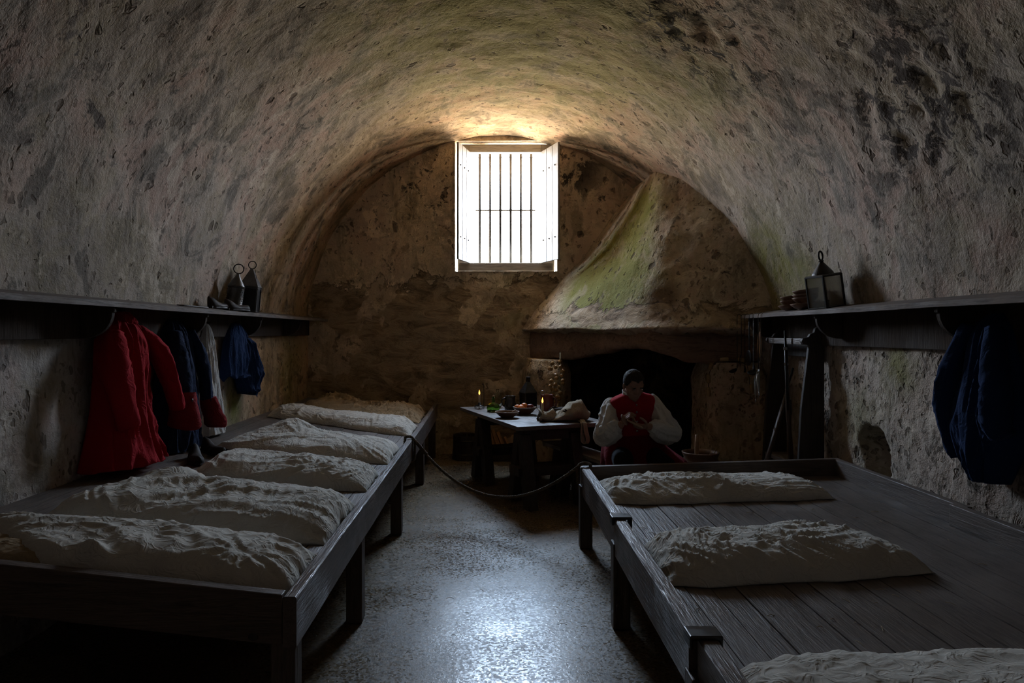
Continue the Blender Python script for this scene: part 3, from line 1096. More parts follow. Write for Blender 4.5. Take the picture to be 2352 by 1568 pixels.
s2 = sleeve([(-2.29, 5.18, 1.62), (-2.25, 5.25, 1.45), (-2.22, 5.29, 1.25), (-2.21, 5.31, 1.06)], [.045, .065, .06, .055], 15, 'navy', 'sleeve', t)
c1 = sleeve([(-2.17, 4.815, 1.17), (-2.16, 4.80, 1.08), (-2.15, 4.79, .965), (-2.15, 4.79, .94)], [.085, .096, .11, .10], 16, 'cuff', 'cuff', t, flat=.7, amp=.05)
MB().ell((-2.085, 4.765, 1.13), (.006, .012, .012), u=12, v=8).build('button', 'tin', c1, smooth=True).matrix_parent_inverse = root_matrix(c1).inverted()
sleeve([(-2.20, 5.305, 1.09), (-2.18, 5.32, 1.0), (-2.16, 5.35, .90), (-2.16, 5.355, .87)], [.062, .07, .082, .07], 17, 'cuff', 'cuff', t, flat=.7, amp=.08)
peg(t, -2.37, 5.05, 1.69, -1)

t = thing('hanging_shirt', 'white linen shirt hanging in a narrow triangle on the left wall', 'shirt', (-2.3, 5.62, .76))
drape(WL, -1, [(1.68, 5.64, 5.70, .03), (1.58, 5.58, 5.73, .06), (1.4, 5.53, 5.77, .08), (1.1, 5.47, 5.83, .10), (.765, 5.42, 5.90, .125)], 21, 'shirt', 'shirt_body', t, nf=5, famp=.34)
peg(t, -2.37, 5.67, 1.675, -1)
t = thing('hanging_waistcoat', 'short dark blue waistcoat with a ragged hem, farthest garment along the left wall', 'waistcoat', (-2.3, 6.35, 1.0))
drape(WL, -1, [(1.69, 6.22, 6.40, .05), (1.58, 6.1, 6.52, .09), (1.42, 6.02, 6.6, .11), (1.24, 5.98, 6.66, .12), (1.2, 5.99, 6.66, .115)], 31, 'blue', 'back_panel', t, nf=5, rag=.05)
drape(WL - .0, -1, [(1.55, 6.30, 6.5, .125), (1.4, 6.3, 6.62, .15), (1.22, 6.3, 6.72, .165), (1.08, 6.37, 6.68, .15), (1.03, 6.40, 6.64, .13)], 32, 'blue', 'front_panel', t, nf=5, rag=.09)
peg(t, -2.37, 6.3, 1.685, -1)
t = thing('hanging_jacket', 'dark blue jacket hanging from the right shelf, its sleeves folded to a point', 'jacket', (2.55, 3.55, .82))
WRX = 2.645
drape(WRX, 1, [(1.70, 3.50, 3.60, .05), (1.6, 3.43, 3.68, .10), (1.4, 3.38, 3.74, .13), (1.2, 3.34, 3.77, .15), (1.08, 3.33, 3.77, .16), (.95, 3.40, 3.70, .15), (.83, 3.46, 3.62, .12)], 41, 'blue', 'jacket_body', t, nf=6, famp=.3)
sleeve([(2.55, 3.62, 1.64), (2.51, 3.69, 1.42), (2.50, 3.735, 1.22), (2.51, 3.72, 1.08), (2.53, 3.68, .93)], [.05, .07, .072, .066, .05], 42, 'blue', 'sleeve', t, flat=.6)
sleeve([(2.55, 3.45, 1.62), (2.48, 3.36, 1.35), (2.45, 3.31, 1.16), (2.46, 3.27, 1.1)], [.05, .07, .07, .06], 43, 'blue', 'sleeve', t, flat=.6)
peg(t, 2.64, 3.55, 1.69, 1)

# pair of shoes below the navy coat
def shoe(loc, rot, label, s=1.0):
    t = thing('leather_shoe', label, 'shoe', loc, rot, 'dark shoes')
    rs = []
    for k in range(15):
        y = -.14 + .28 * k / 14
        w = .036 + .012 * math.sin(PI * k / 14) + (.006 if k < 6 else 0)
        w *= min(1, (k + .6) / 2.5, (14.6 - k) / 2.2) ** .5
        h = .045 + .05 * sstep(.0, .12, y)
        rs.append([V((w * s * math.cos(a), y * s, (.014 + max(0, math.sin(a)) * h + min(0, math.sin(a)) * .004) * s)) for a in [2 * PI * q / 16 for q in range(16)]])
    MB().rings(rs).build('upper', 'leather', t, smooth=True)
    rs = []
    for k in range(15):
        y = -.142 + .284 * k / 14
        w = (.038 + .012 * math.sin(PI * k / 14)) * min(1, (k + .6) / 2.5, (14.6 - k) / 2.2) ** .5
        rs.append([V((-w * s, y * s, 0)), V((w * s, y * s, 0)), V((w * s, y * s, .014 * s)), V((-w * s, y * s, .014 * s))])
    MB().rings(rs).build('sole', 'leather', t)
    MB().bb(-.03 * s, .03 * s, .085 * s, .14 * s, -.0, .02 * s).build('heel', 'leather', t)
    return t


shoe((-2.02, 4.66, zl(-2.02) + .003), (0, math.radians(6.2), .5), 'dark shoe on the left platform under the navy coat, nearer the camera')
shoe((-2.03, 4.98, zl(-2.03) + .003), (0, math.radians(6.2), .9), 'dark shoe on the left platform under the navy coat, farther back')

# ================================================================== things on the shelves
def on_left(x): return 1.778 + (1.815 - 1.778) * (x + 2.14) / (-2.40 + 2.14)
def on_right(x): return 1.768 + (1.81 - 1.768) * (x - 2.39) / (2.66 - 2.39)
TL, TR = math.atan2(.037, .26), math.atan2(.042, .27)

t = thing('tin_lantern', 'round pierced tin lantern with conical top, nearer one on the left shelf', 'lantern', (-2.29, 6.06, on_left(-2.29)), (0, TL * .9, .4))
MB().lathe([(.072, 0), (.074, .006), (.07, .012), (.07, .20), (.075, .205), (.075, .212)]).build('body', 'tin', t, smooth=True, bevel=.002)
MB().lathe([(.076, .21), (.07, .222), (.018, .31), (.012, .325), (.012, .335)]).build('conical_top', 'tin', t, smooth=True)
ring = [V((.042 * math.cos(a), 0, .372 + .042 * math.sin(a))) for a in frange(0, 2 * PI, 26)]
MB().tube(ring, .005, 8).build('carrying_ring', 'iron', t, smooth=True)
mb = MB()
for k in range(9):
    for i in range(16):
        a = 2 * PI * (i + .5 * (k % 2)) / 16
        mb.ell((.0705 * math.cos(a), .0705 * math.sin(a), .03 + .019 * k), (.004, .004, .004), u=6, v=4)
o = mb.build('pierced_bosses', 'tin', t)

t = thing('tin_lantern', 'square tin lantern with a pyramid roof, farther of the two on the left shelf', 'lantern', (-2.265, 6.37, on_left(-2.265)), (0, TL * .6, .12))
mb = MB()
w, h = .078, .235
for sx in (-1, 1):
    for sy in (-1, 1):
        mb.bb(sx * w - .006, sx * w + .006, sy * w - .006, sy * w + .006, 0, h)
mb.bb(-w, w, -w, w, 0, .012).bb(-w, w, -w, w, h - .02, h)
mb.build('frame', 'tin', t, bevel=.001)
mb = MB(); mb.bb(-w + .004, w - .004, -w + .002, -w + .005, .012, h - .02); mb.bb(-w + .004, w - .004, w - .005, w - .002, .012, h - .02)
mb.bb(-w + .002, -w + .005, -w + .004, w - .004, .012, h - .02); mb.bb(w - .005, w - .002, -w + .004, w - .004, .012, h - .02)
mb.build('side_panels', 'iron', t)
mb = MB().rings([[V((x * a, y * a, z)) for x, y in ((-1, -1), (1, -1), (1, 1), (-1, 1))] for a, z in ((w + .006, h), (w + .004, h + .008), (.016, h + .155), (.012, h + .168))])
rf = mb.build('pyramid_roof', 'tin', t)
mb = MB()
for k, zz in enumerate((.03, .055, .08)):
    for i in range(5 - k):
        y = (i - (4 - k) / 2) * .02
        f = zz / .155
        mb.ell((w * (1 - f) + .016 * f + .002, y, h + zz), (.003, .0035, .0035), u=6, v=4)
b2 = mb.build('roof_piercing', 'iron', rf)
MB().tube([V((.035 * math.cos(a), 0, h + .203 + .035 * math.sin(a))) for a in frange(0, 2 * PI, 24)], .0045, 8).build('carrying_ring', 'iron', t, smooth=True)

def shelf_shoe(loc, rz, label):
    return shoe(loc, (0, TL, rz), label, .95)


shelf_shoe((-2.20, 5.93, on_left(-2.20)), 2.75, 'dark leather shoe in front of the round tin lantern, its toe on the shelf edge')
shelf_shoe((-2.29, 5.76, on_left(-2.29)), 2.9, 'dark leather shoe close to the wall beside the round tin lantern')
t = tag(MB().tube([(-2.17, 4.72, 1.793), (-2.17, 4.95, 1.793), (-2.18, 5.25, 1.793)], [.004, .006, .007], 8).build('wooden_stick', 'darkwood', smooth=True),
        'thin dark stick lying along the front edge of the left shelf', 'stick')

# bowls on the right shelf
def bowl_mesh(name, R, h, mat, parent, inner=None):
    prof = [(R * .45, 0), (R * .48, h * .06), (R * .72, h * .35), (R * .93, h * .78), (R, h), (R * .985, h * 1.02), (R * .95, h), (R * .88, h * .78), (R * .66, h * .38), (R * .4, h * .12), (.0, h * .1)]
    return MB().lathe(prof, n=40).build(name, mat, parent, smooth=True)


def shelf_bowl(y, z, R, h, label, x=2.53, tilt=0):
    o = bowl_mesh('pottery_bowl', R, h, 'earth', None)
    o.location = (x, y, z)
    o.rotation_euler = (0, -TR + tilt, 0)
    return tag(o, label, 'bowl', 'bowls stacked on the right shelf')


zb0 = on_right(2.53)
for k, (R, h, dz, lab) in enumerate(((.115, .055, 0, 'widest brown bowl at the bottom of the taller bowl stack, next to the glass lantern'),
                                     (.10, .06, .042, 'brown bowl second from the bottom of the taller bowl stack'),
                                     (.10, .055, .072, 'brown bowl second from the top of the taller bowl stack'),
                                     (.098, .06, .098, 'brown bowl on top of the taller stack, beside the glass lantern'))):
    shelf_bowl(5.47, zb0 + dz, R, h, lab, 2.525)
for k, (R, h, dz, lab) in enumerate(((.10, .05, 0, 'wide brown bowl at the bottom of the shorter bowl stack, farther along the right shelf'),
                                     (.085, .05, .038, 'middle brown bowl of the shorter stack on the right shelf'),
                                     (.085, .055, .066, 'top brown bowl of the shorter stack on the right shelf'))):
    shelf_bowl(5.74, zb0 + dz, R, h, lab, 2.525)

t = thing('glass_lantern', 'iron-framed glass lantern with a candle inside, standing on the right shelf', 'lantern', (2.51, 5.10, on_right(2.51)), (0, -TR, .30))
w, h = .085, .245
mb = MB()
for sx in (-1, 1):
    for sy in (-1, 1):
        mb.bb(sx * w - .006, sx * w + .006, sy * w - .006, sy * w + .006, 0, h)
for z in (.006, h - .006):
    for s in (-1, 1):
        mb.bb(-w, w, s * w - .006, s * w + .006, z - .006, z + .006).bb(s * w - .006, s * w + .006, -w, w, z - .006, z + .006)
mb.bb(-w, w, -w, w, 0, .006)
mb.build('frame', 'iron', t, bevel=.001)
for s in (-1, 1):
    MB().bb(-w + .006, w - .006, s * w - .001, s * w + .001, .012, h - .012).build('pane', 'pane', t)
    MB().bb(s * w - .001, s * w + .001, -w + .006, w - .006, .012, h - .012).build('pane', 'pane', t)
mb = MB().rings([[V((x * a, y * a, z)) for x, y in ((-1, -1), (1, -1), (1, 1), (-1, 1))] for a, z in ((w + .004, h), (w - .002, h + .006), (.05, h + .008))])
mb.lathe([(.078, h + .004), (.072, h + .02), (.024, h + .085), (.013, h + .10), (.022, h + .106), (.013, h + .112)])
mb.build('chimney_top', 'iron', t, smooth=False)
MB().tube([V((.018 * math.cos(a), 0, h + .145 + .034 * math.sin(a))) for a in frange(0, 2 * PI, 22)], .007, 8).build('carrying_ring', 'iron', t, smooth=True)
MB().lathe([(.02, .006), (.02, .05), (.024, .052), (.024, .056)]).build('candle_socket', 'iron', t, smooth=True)
MB().lathe([(.011, .05), (.011, .14), (.004, .145)]).build('candle', 'tallow', t, smooth=True)

# ================================================================== gun rack and muskets
gr = thing('gun_rack', 'dark wooden gun rack with scrolled uprights against the right wall beside the fireplace', 'rack', (2.55, 5.8, 0))
for y in (5.44, 6.13):
    prof = [(2.655, 0), (2.43, 0), (2.44, .35), (2.475, 1.0), (2.535, 1.50), (2.485, 1.51), (2.475, 1.53), (2.485, 1.555), (2.53, 1.565), (2.545, 1.59), (2.575, 1.60), (2.585, 1.635), (2.62, 1.655), (2.655, 1.66)]
    MB().prism([(x, y, z) for x, z in prof], (0, .035, 0)).build('upright', 'darkwood', gr, bevel=.003, world=True)
MB().bb(2.485, 2.525, 5.475, 6.13, 1.505, 1.555).build('barrel_rail', 'table', gr, bevel=.004, world=True)
MB().bb(2.46, 2.65, 5.475, 6.13, .50, .535).build('lower_shelf', 'deck', gr, bevel=.004, world=True)
MB().bb(2.615, 2.65, 5.475, 6.13, 1.40, 1.50).build('back_rail', 'darkwood', gr, bevel=.004, world=True)


def musket(name, label, butt, muzzle):
    """built along +Z from the butt, then laid between the two points"""
    a, b_ = V(butt), V(muzzle)
    L = (b_ - a).length
    q = (b_ - a).to_track_quat('Z', 'Y')
    t = thing(name, label, 'musket', a, q.to_euler())
    rs = []
    for (z, x, hw, hd) in ((0, -.03, .02, .055), (.02, -.03, .022, .058), (.18, -.012, .02, .042), (.30, 0, .017, .027), (.36, 0, .021, .03), (.50, 0, .021, .03), (.62, 0, .017, .022), (L * .88, 0, .012, .014)):
        rs.append([V((x + hd * math.cos(u), hw * math.sin(u), z)) for u in [2 * PI * k / 14 for k in range(14)]])
    MB().rings(rs).build('stock', 'gunstock', t, smooth=True)
    MB().tube([(.018, 0, .42), (.018, 0, .7), (.014, 0, L)], [.013, .011, .009], 12).build('barrel', 'iron', t, smooth=True)
    mb = MB().bb(-.012, .018, .018, .026, .38, .50).tube([(.012, .024, .47), (.035, .026, .5), (.045, .026, .47)], [.006, .005, .004], 8)
    mb.build('lock', 'iron', t, bevel=.002)
    mb = MB().tube([(-.02, 0, .33), (-.055, 0, .36), (-.05, 0, .42), (-.025, 0, .44)], .004, 8)
    mb.build('trigger_guard', 'iron', t, smooth=True)
    for z in (.8, L * .86):
        MB().lathe([(.0195, -.012), (.0195, .012)], (.006, 0, z), 14, cap=True).build('barrel_band', 'pewter', t)
    return t


musket('flintlock_musket', 'upright musket standing on the rack shelf against its top rail', (2.49, 5.68, .54), (2.455, 5.70, 1.62))
musket('flintlock_musket', 'slanting musket leaning across the front of the gun rack', (2.17, 5.74, .02), (2.575, 5.80, 1.30))

# ================================================================== kitchen tools on the shelf end
HX = 2.372
tools = 'iron kitchen tools hanging from the right shelf end'


def hook(mb, y, z=1.755, r=.003):
    mb.tube([(HX - .004, y, z - .06), (HX - .006, y, z - .01), (HX - .002, y, z + .014), (HX + .022, y, z + .022), (HX + .036, y, z + .012)], r, 6)


def tool(name, label, y, L, kind):
    t = thing(name, label, 'kitchen tool', (HX - .004, y, 1.70 - L), group=tools)
    mb = MB(); hook(mb, y)
    zb_ = 1.70 - L
    flat = kind in ('skimmer', 'hook')
    if kind == 'skimmer':
        mb.bb(HX - .008, HX, y - .008, y + .008, zb_ + .07, 1.70)
    elif kind == 'hook':
        mb.bb(HX - .007, HX - .001, y - .006, y + .006, zb_, 1.70)
    else:
        mb.tube([(HX - .004, y, 1.70), (HX - .004, y, zb_ + .02)], [.0032, .0038], 7)
    mb.build('handle', 'pewter' if kind == 'hook' else 'iron', t, world=True)
    c = V((HX - .012, y, zb_))
    if kind == 'skimmer':
        o = MB().ell(c, (.008, .072, .072), u=28, v=12).build('pan', 'iron', t, smooth=True, world=True)
        mb = MB()
        for ri in (.02, .042, .06):
            n = int(ri * 320)
            for k in range(n):
                a = 2 * PI * k / n
                mb.ell(c + V((-.0085 * (1 - (ri / .08) ** 2) ** .5, ri * math.cos(a), ri * math.sin(a))), (.001, .0035, .0035), u=6, v=4)
        q = mb.build('drain_holes', 'ink', o); q.matrix_parent_inverse = root_matrix(o).inverted()
    elif kind in ('ladle', 'spoon'):
        R = .055 if kind == 'ladle' else .042
        mb = MB()
        prof = [(.001, -R * .62), (R * .55, -R * .5), (R * .9, -R * .2), (R, 0), (R * .95, 0), (R * .8, -.2 * R), (R * .45, -.42 * R), (.001, -.52 * R)]
        mb.lathe(prof, (0, 0, 0), 24)
        bm_ = mb.bm
        rot = Euler((math.radians(10 if kind == 'ladle' else -24), math.radians(-18), 0)).to_matrix()
        for v in bm_.verts:
            v.co = rot @ v.co + V((HX - .045, y, zb_))
        mb.build('bowl', 'iron', t, smooth=True, world=True)
    elif kind == 'fork':
        mb = MB()
        for s in (-1, 1):
            mb.tube([c + V((0, 0, .03)), c + V((0, s * .016, .0)), c + V((-.01, s * .016, -.09))], [.0035, .0032, .0018], 6)
        mb.build('tines', 'iron', t, smooth=True, world=True)
    else:
        mb = MB().tube([c + V((.006, 0, .02)), c + V((0, -.03, -.01)), c + V((-.02, -.075, -.03)), c + V((-.03, -.1, -.02))], [.006, .011, .010, .004], 8)
        mb.build('claw', 'iron', t, smooth=True, world=True)
    return t


tool('iron_spoon', 'leftmost iron spoon of the tools hanging at the shelf end', 6.57, .46, 'spoon')
tool('roasting_fork', 'two-pronged iron fork, second from the left of the hanging tools', 6.46, .34, 'fork')
tool('iron_spit', 'iron rod with a bent foot, third from the left of the hanging tools', 6.37, .43, 'bent')
tool('iron_skimmer', 'round dark pierced skimmer hanging by a wide flat handle', 6.26, .33, 'skimmer')
tool('iron_flesh_hook', 'bright flat-handled iron hook hanging just right of the skimmer', 6.16, .40, 'hook')
tool('iron_ladle', 'iron ladle with a deep bowl, rightmost of the hanging tools', 6.05, .44, 'ladle')
t = thing('fish_bundle', 'bundle of small pale dried fish hanging below the ladle at the shelf end', 'dried fish', (2.36, 6.0, 1.0))
MB().tube([(2.45, 5.985, 1.775), (2.385, 5.985, 1.775), (2.366, 5.985, 1.755), (2.36, 5.985, 1.4), (2.355, 5.985, 1.26)], .002, 6).build('string', 'rope', t, world=True)
for (dy, z0, l, tx) in ((.035, 1.26, .18, -.02), (0, 1.22, .2, -.03), (-.03, 1.25, .17, -.015), (.015, 1.27, .22, .0), (-.05, 1.24, .15, -.03)):
    P = [(2.355 + tx, 5.985 + dy * .3, z0), (2.350 + tx, 5.985 + dy * .9, z0 - l * .35), (2.350 + tx, 5.985 + dy * 1.3, z0 - l * .8), (2.350 + tx, 5.985 + dy * 1.4, z0 - l)]
    mb = MB().tube(P, [.004, .013, .006, .003], 10, .6)
    e = V(P[-1])
    mb.tube([e, e + V((0, .012, -.03))], [.004, .001], 6).tube([e, e + V((0, -.012, -.03))], [.004, .001], 6)
    mb.build('fish', 'fish', t, smooth=True, world=True)
t = thing('wooden_paddle', 'pale wooden paddle hanging behind the tools next to the gun rack', 'paddle', (2.47, 6.28, 1.36))
MB().tube([(2.47, 6.28, 1.70), (2.47, 6.28, 1.6)], .008, 8).build('handle', 'spoon', t, smooth=True, world=True)
MB().tube([(2.47, 6.28, 1.69), (2.455, 6.28, 1.735)], .003, 6).build('cord', 'rope', t, smooth=True, world=True)
MB().ell((2.47, 6.28, 1.49), (.012, .05, .125), u=20, v=12).build('blade', 'spoon', t, smooth=True, world=True)

# ================================================================== trestle table with what stands on it
TC, TROT = V((.3865, 7.145, 0)), math.atan2(.342, .94)
RT = Matrix.Rotation(TROT, 3, 'Z')


def tpt(x, y, z=.75):
    return TC + RT @ V((x, y, 0)) + V((0, 0, z))


tb = thing('trestle_table', 'dark trestle table with a plank top set with pots and candles', 'table', TC, (0, 0, TROT))
mb = MB()
for k in range(3):
    mb.bb(-.475 + .95 * k / 3 + .001, -.475 + .95 * (k + 1) / 3 - .001, -.87, .87, .712, .75)
mb.build('tabletop', 'table', tb, bevel=.003)
for yc in (-.70, .42):
    MB().bb(-.40, .22, yc - .05, yc + .05, .60, .712).build('trestle_beam', 'darkwood', tb, bevel=.004)
    for x in (-.355, .15):
        for s in (-1, 1):
            rs = []
            for z, o_, hw in ((0, .20, .062), (.66, .035, .055)):
                c = V((x, yc + s * o_, z))
                rs.append([c + V((-.05, -hw, 0)), c + V((.05, -hw, 0)), c + V((.05, hw, 0)), c + V((-.05, hw, 0))])
            MB().rings(rs).build('leg', 'darkwood', tb, bevel=.004)
    for s, z in ((-1, .30),):
        MB().bb(-.44, .20, yc - .12, yc - .06 + .18, .28, .36).build('cross_rail', 'darkwood', tb, bevel=.004)

bn = thing('bench', 'pale-topped plank bench running under the table to the seated man', 'bench', (.965, 6.54, 0), (0, 0, math.atan2(.385, .94)))
MB().bb(-.13, .13, -.83, .80, .41, .45).build('seat', 'bench', bn, bevel=.006)
for y in (-.6, .55):
    for s in (-1, 1):
        rs = []
        for z, o_ in ((0, .135), (.41, .075)):
            c = V((s * o_, y, z))
            rs.append([c + V((-.03, -.04, 0)), c + V((.03, -.04, 0)), c + V((.03, .04, 0)), c + V((-.03, .04, 0))])
        MB().rings(rs).build('leg', 'darkwood', bn, bevel=.003)
    MB().bb(-.1, .1, y - .02, y + .02, .16, .24).build('cross_rail', 'darkwood', bn, bevel=.003)


def pxt(u, v, z=.75):
    """point of the table top seen at a given place of the photograph"""
    s = (v - V0) / (CAM_H - z)
    return V(((u - U0) / s, FOC / s, z))


def candle(label, loc, h, rod, group='lit candles on the table'):
    t = thing('candlestick', label, 'candle', loc, group=group)
    mb = MB()
    for k in range(3):
        a = 2 * PI * k / 3 + .5
        d = V((math.cos(a), math.sin(a), 0))
        mb.tube([d * .012 + V((0, 0, .032)), d * .04 + V((0, 0, .034)), d * .062 + V((0, 0, .022)), d * .056 + V((0, 0, .004)), d * .042 + V((0, 0, .008)), d * .046 + V((0, 0, .018))], .0042, 8)
    mb.build('feet', 'iron', t, smooth=True)
    MB().lathe([(.036, .030), (.040, .034), (.036, .038), (.014, .040), (.016, .07), (.013, .07)], n=20).build('drip_pan', 'iron', t, smooth=True)
    for k in range(8):
        a = 2 * PI * k / 8
        MB().tube([(.038 * math.cos(a), .038 * math.sin(a), .034), (.042 * math.cos(a), .042 * math.sin(a), .07)], .0012, 5).build('guard_wire', 'iron', t)
    MB().lathe([(.0115, .05), (.0115, h), (.007, h + .004)], n=16).build('candle', 'tallow', t, smooth=True)
    MB().lathe([(.001, h + .002), (.008, h + .012), (.0095, h + .022), (.006, h + .038), (.002, h + .052), (.0003, h + .058)], n=14).build('flame', 'flame', t, smooth=True)
    if rod:
        MB().tube([(.05, .0, .03), (.052, 0, .15), (.05, 0, .26), (.044, 0, .285), (.034, 0, .28), (.033, 0, .265)], .0036, 8).build('hooked_rod', 'iron', t, smooth=True)
    return t


candle('lit candle at the far left corner of the table, beside a tall hooked rod', pxt(1101, 938.5), .155, True)
candle('lit candle near the front edge of the table, in an iron holder with curled feet', pxt(1246, 967), .172, False)

t = thing('glass_bottle', 'squat green glass bottle with a narrow neck on the table', 'bottle', pxt(1133, 945))
MB().lathe([(.050, 0), (.066, .006), (.071, .035), (.066, .068), (.048, .086), (.022, .094), (.017, .11), (.0155, .15), (.02, .152), (.02, .16), (.0125, .161), (.0125, .11), (.02, .09), (.044, .08), (.06, .064), (.065, .035), (.06, .012), (.0, .02)], n=36).build('body', 'greenglass', t, smooth=True)
MB().lathe([(.011, .148), (.012, .175), (.0, .177)], n=14).build('stopper', 'float', t, smooth=True)
t = tag(MB().lathe([(.036, 0), (.043, .004), (.045, .06), (.044, .13), (.034, .16), (.016, .178), (.0145, .20), (.02, .203), (.02, .21), (.012, .21), (.012, .18), (.03, .155), (.04, .13), (.041, .06), (.038, .01), (.0, .012)], n=32).build('glass_bottle', 'clearglass', smooth=True),
        'tall pale clear glass bottle behind the squat green bottle', 'bottle')
t.location = pxt(1143, 936)
t = thing('pottery_jug', 'dark glazed jug with one handle in the middle of the table', 'jug', pxt(1172, 942), (0, 0, 0))
MB().lathe([(.055, 0), (.06, .005), (.066, .05), (.060, .1), (.052, .135), (.058, .158), (.054, .158), (.048, .135), (.055, .1), (.06, .05), (.05, .01), (0, .01)], n=32).build('body', 'darkware', t, smooth=True)
MB().tube([(-.052, 0, .135), (-.085, 0, .125), (-.094, 0, .09), (-.08, 0, .055), (-.062, 0, .045)], [.009, .008, .008, .008, .01], 10).build('handle', 'darkware', t, smooth=True)
fb = bowl_mesh('pottery_bowl', .122, .075, 'earth', None)
fb.location = pxt(1205, 951); tag(fb, 'wide brown bowl heaped with oranges and an apple', 'bowl')
c = fb.location
fr_ = [(-.075, .01, 'orange'), (-.035, -.045, 'orange'), (-.03, .04, 'orange'), (-.005, -.01, 'orange')]
labs = ['orange at the left rim of the fruit bowl', 'orange at the front of the fruit bowl', 'orange at the back of the fruit bowl', 'orange on top of the heap in the fruit bowl']
for (dx, dy, kind), lab in zip(fr_, labs):
    o = MB().ell((0, 0, 0), (.036, .036, .034), u=24, v=16).build('orange', 'orange', smooth=True)
    o.location = c + V((dx, dy, .085 if lab.startswith('orange on top') else .066)); tag(o, lab, 'orange', 'oranges in the fruit bowl')
t = thing('apple', 'dark red apple at the right side of the fruit bowl', 'apple', c + V((.055, -.012, .036)))
MB().lathe([(.004, .004), (.02, .0), (.036, .018), (.041, .04), (.034, .062), (.016, .070), (.003, .063)], n=24).build('flesh', 'apple', t, smooth=True)
MB().tube([(0, 0, .062), (.003, 0, .082)], .0018, 6).build('stem', 'darkwood', t)
sb = bowl_mesh('pottery_bowl', .12, .062, 'earth', None)
sb.location = pxt(1165, 959); tag(sb, 'pale-rimmed shallow bowl holding a wooden spoon at the left edge of the table', 'bowl')
MB().lathe([(.118, .0605), (.121, .0615), (.121, .064), (.114, .064)], n=40, cap=False).build('rim', 'bowlin', sb, smooth=True)
MB().lathe([(.121, .0745), (.1235, .0755), (.1235, .078), (.116, .078)], n=40, cap=False).build('rim', 'bowlin', fb, smooth=True)
t = thing('wooden_spoon', 'wooden spoon resting in the shallow bowl', 'spoon', sb.location + V((.0, 0, .02)))
MB().tube([(.005, -.01, .012), (.05, -.015, .04), (.085, -.02, .062)], [.006, .005, .006], 8).build('handle', 'spoon', t, smooth=True)
MB().ell((-.012, -.006, .008), (.024, .016, .007), Euler((0, -.3, .1)), u=16, v=8).build('bowl', 'spoon', t, smooth=True)

t = thing('tin_lantern', 'tall tin lantern with a pointed top at the back of the table', 'lantern', pxt(1213, 934), (0, 0, .45))
w, h = .068, .165
mb = MB()
for sx in (-1, 1):
    for sy in (-1, 1):
        mb.bb(sx * w - .006, sx * w + .006, sy * w - .006, sy * w + .006, 0, h)
mb.bb(-w, w, -w, w, 0, .01).bb(-w, w, -w, w, h - .012, h)
mb.build('frame', 'tin', t)
mb = MB(); mb.bb(-w + .004, w - .004, -w + .002, -w + .005, .01, h - .01); mb.bb(-w + .004, w - .004, w - .005, w - .002, .01, h - .01)
mb.bb(-w + .002, -w + .005, -w + .004, w - .004, .01, h - .01); mb.bb(w - .005, w - .002, -w + .004, w - .004, .01, h - .01)
mb.build('side_panels', 'iron', t)
MB().rings([[V((x * a, y * a, z)) for x, y in ((-1, -1), (1, -1), (1, 1), (-1, 1))] for a, z in ((w + .008, h), (w + .006, h + .006), (.024, h + .11), (.017, h + .12), (.017, h + .165), (.02, h + .168), (.02, h + .178))]).build('pointed_top', 'tin', t)

t = thing('pottery_jug', 'tall red glazed jug on the table below the onion string', 'jug', pxt(1256, 948))
MB().lathe([(.062, 0), (.068, .006), (.075, .07), (.072, .13), (.062, .165), (.066, .195), (.061, .195), (.057, .165), (.066, .13), (.069, .07), (.055, .012), (0, .012)], n=32).build('body', 'redware', t, smooth=True)
MB().tube([(.06, 0, .165), (.095, 0, .158), (.105, 0, .115), (.092, 0, .075), (.07, 0, .06)], [.011, .009, .009, .009, .011], 10).build('handle', 'redware', t, smooth=True)
MB().tube([V((-.045 + .024 * math.cos(a), 0, .212 + .024 * math.sin(a))) for a in frange(0, 2 * PI, 20)], .004, 8).build('lid_ring', 'pewter', t, smooth=True)
t = thing('tin_plate', 'small pale plate on the table behind the haversack opening', 'plate', pxt(1271, 953))
MB().lathe([(.04, 0), (.05, .003), (.075, .012), (.074, .014), (.048, .006), (0, .005)], n=32).build('dish', 'bowlin', t, smooth=True)
t = thing('table_knife', 'knife lying across the small plate', 'knife', pxt(1271, 953) + V((-.0, -.0, .014)), (0, 0, -.4))
MB().bb(-.11, .0, -.008, .006, .0, .002).build('blade', 'pewter', t)
MB().tube([(0, 0, .001), (.04, 0, .003), (.075, 0, .003)], [.005, .008, .006], 8).build('handle', 'darkwood', t, smooth=True)
t = thing('iron_scissors', 'black iron scissors lying open on the table in front of the fruit bowl', 'scissors', pxt(1216, 956) + V((0, 0, .002)), (0, 0, -.12))
for s in (-1, 1):
    mb = MB().tube([(-.11, s * .012, .003), (-.02, s * .002, .003), (.0, 0, .004), (.05, -s * .012, .003)], [.001, .004, .0045, .003], 6)
    mb.tube([V((.066 + .018 * math.cos(a), -s * .018 + .011 * math.sin(a), .003)) for a in frange(0, 2 * PI, 16)], .003, 6)
    mb.build('blade', 'iron', t)

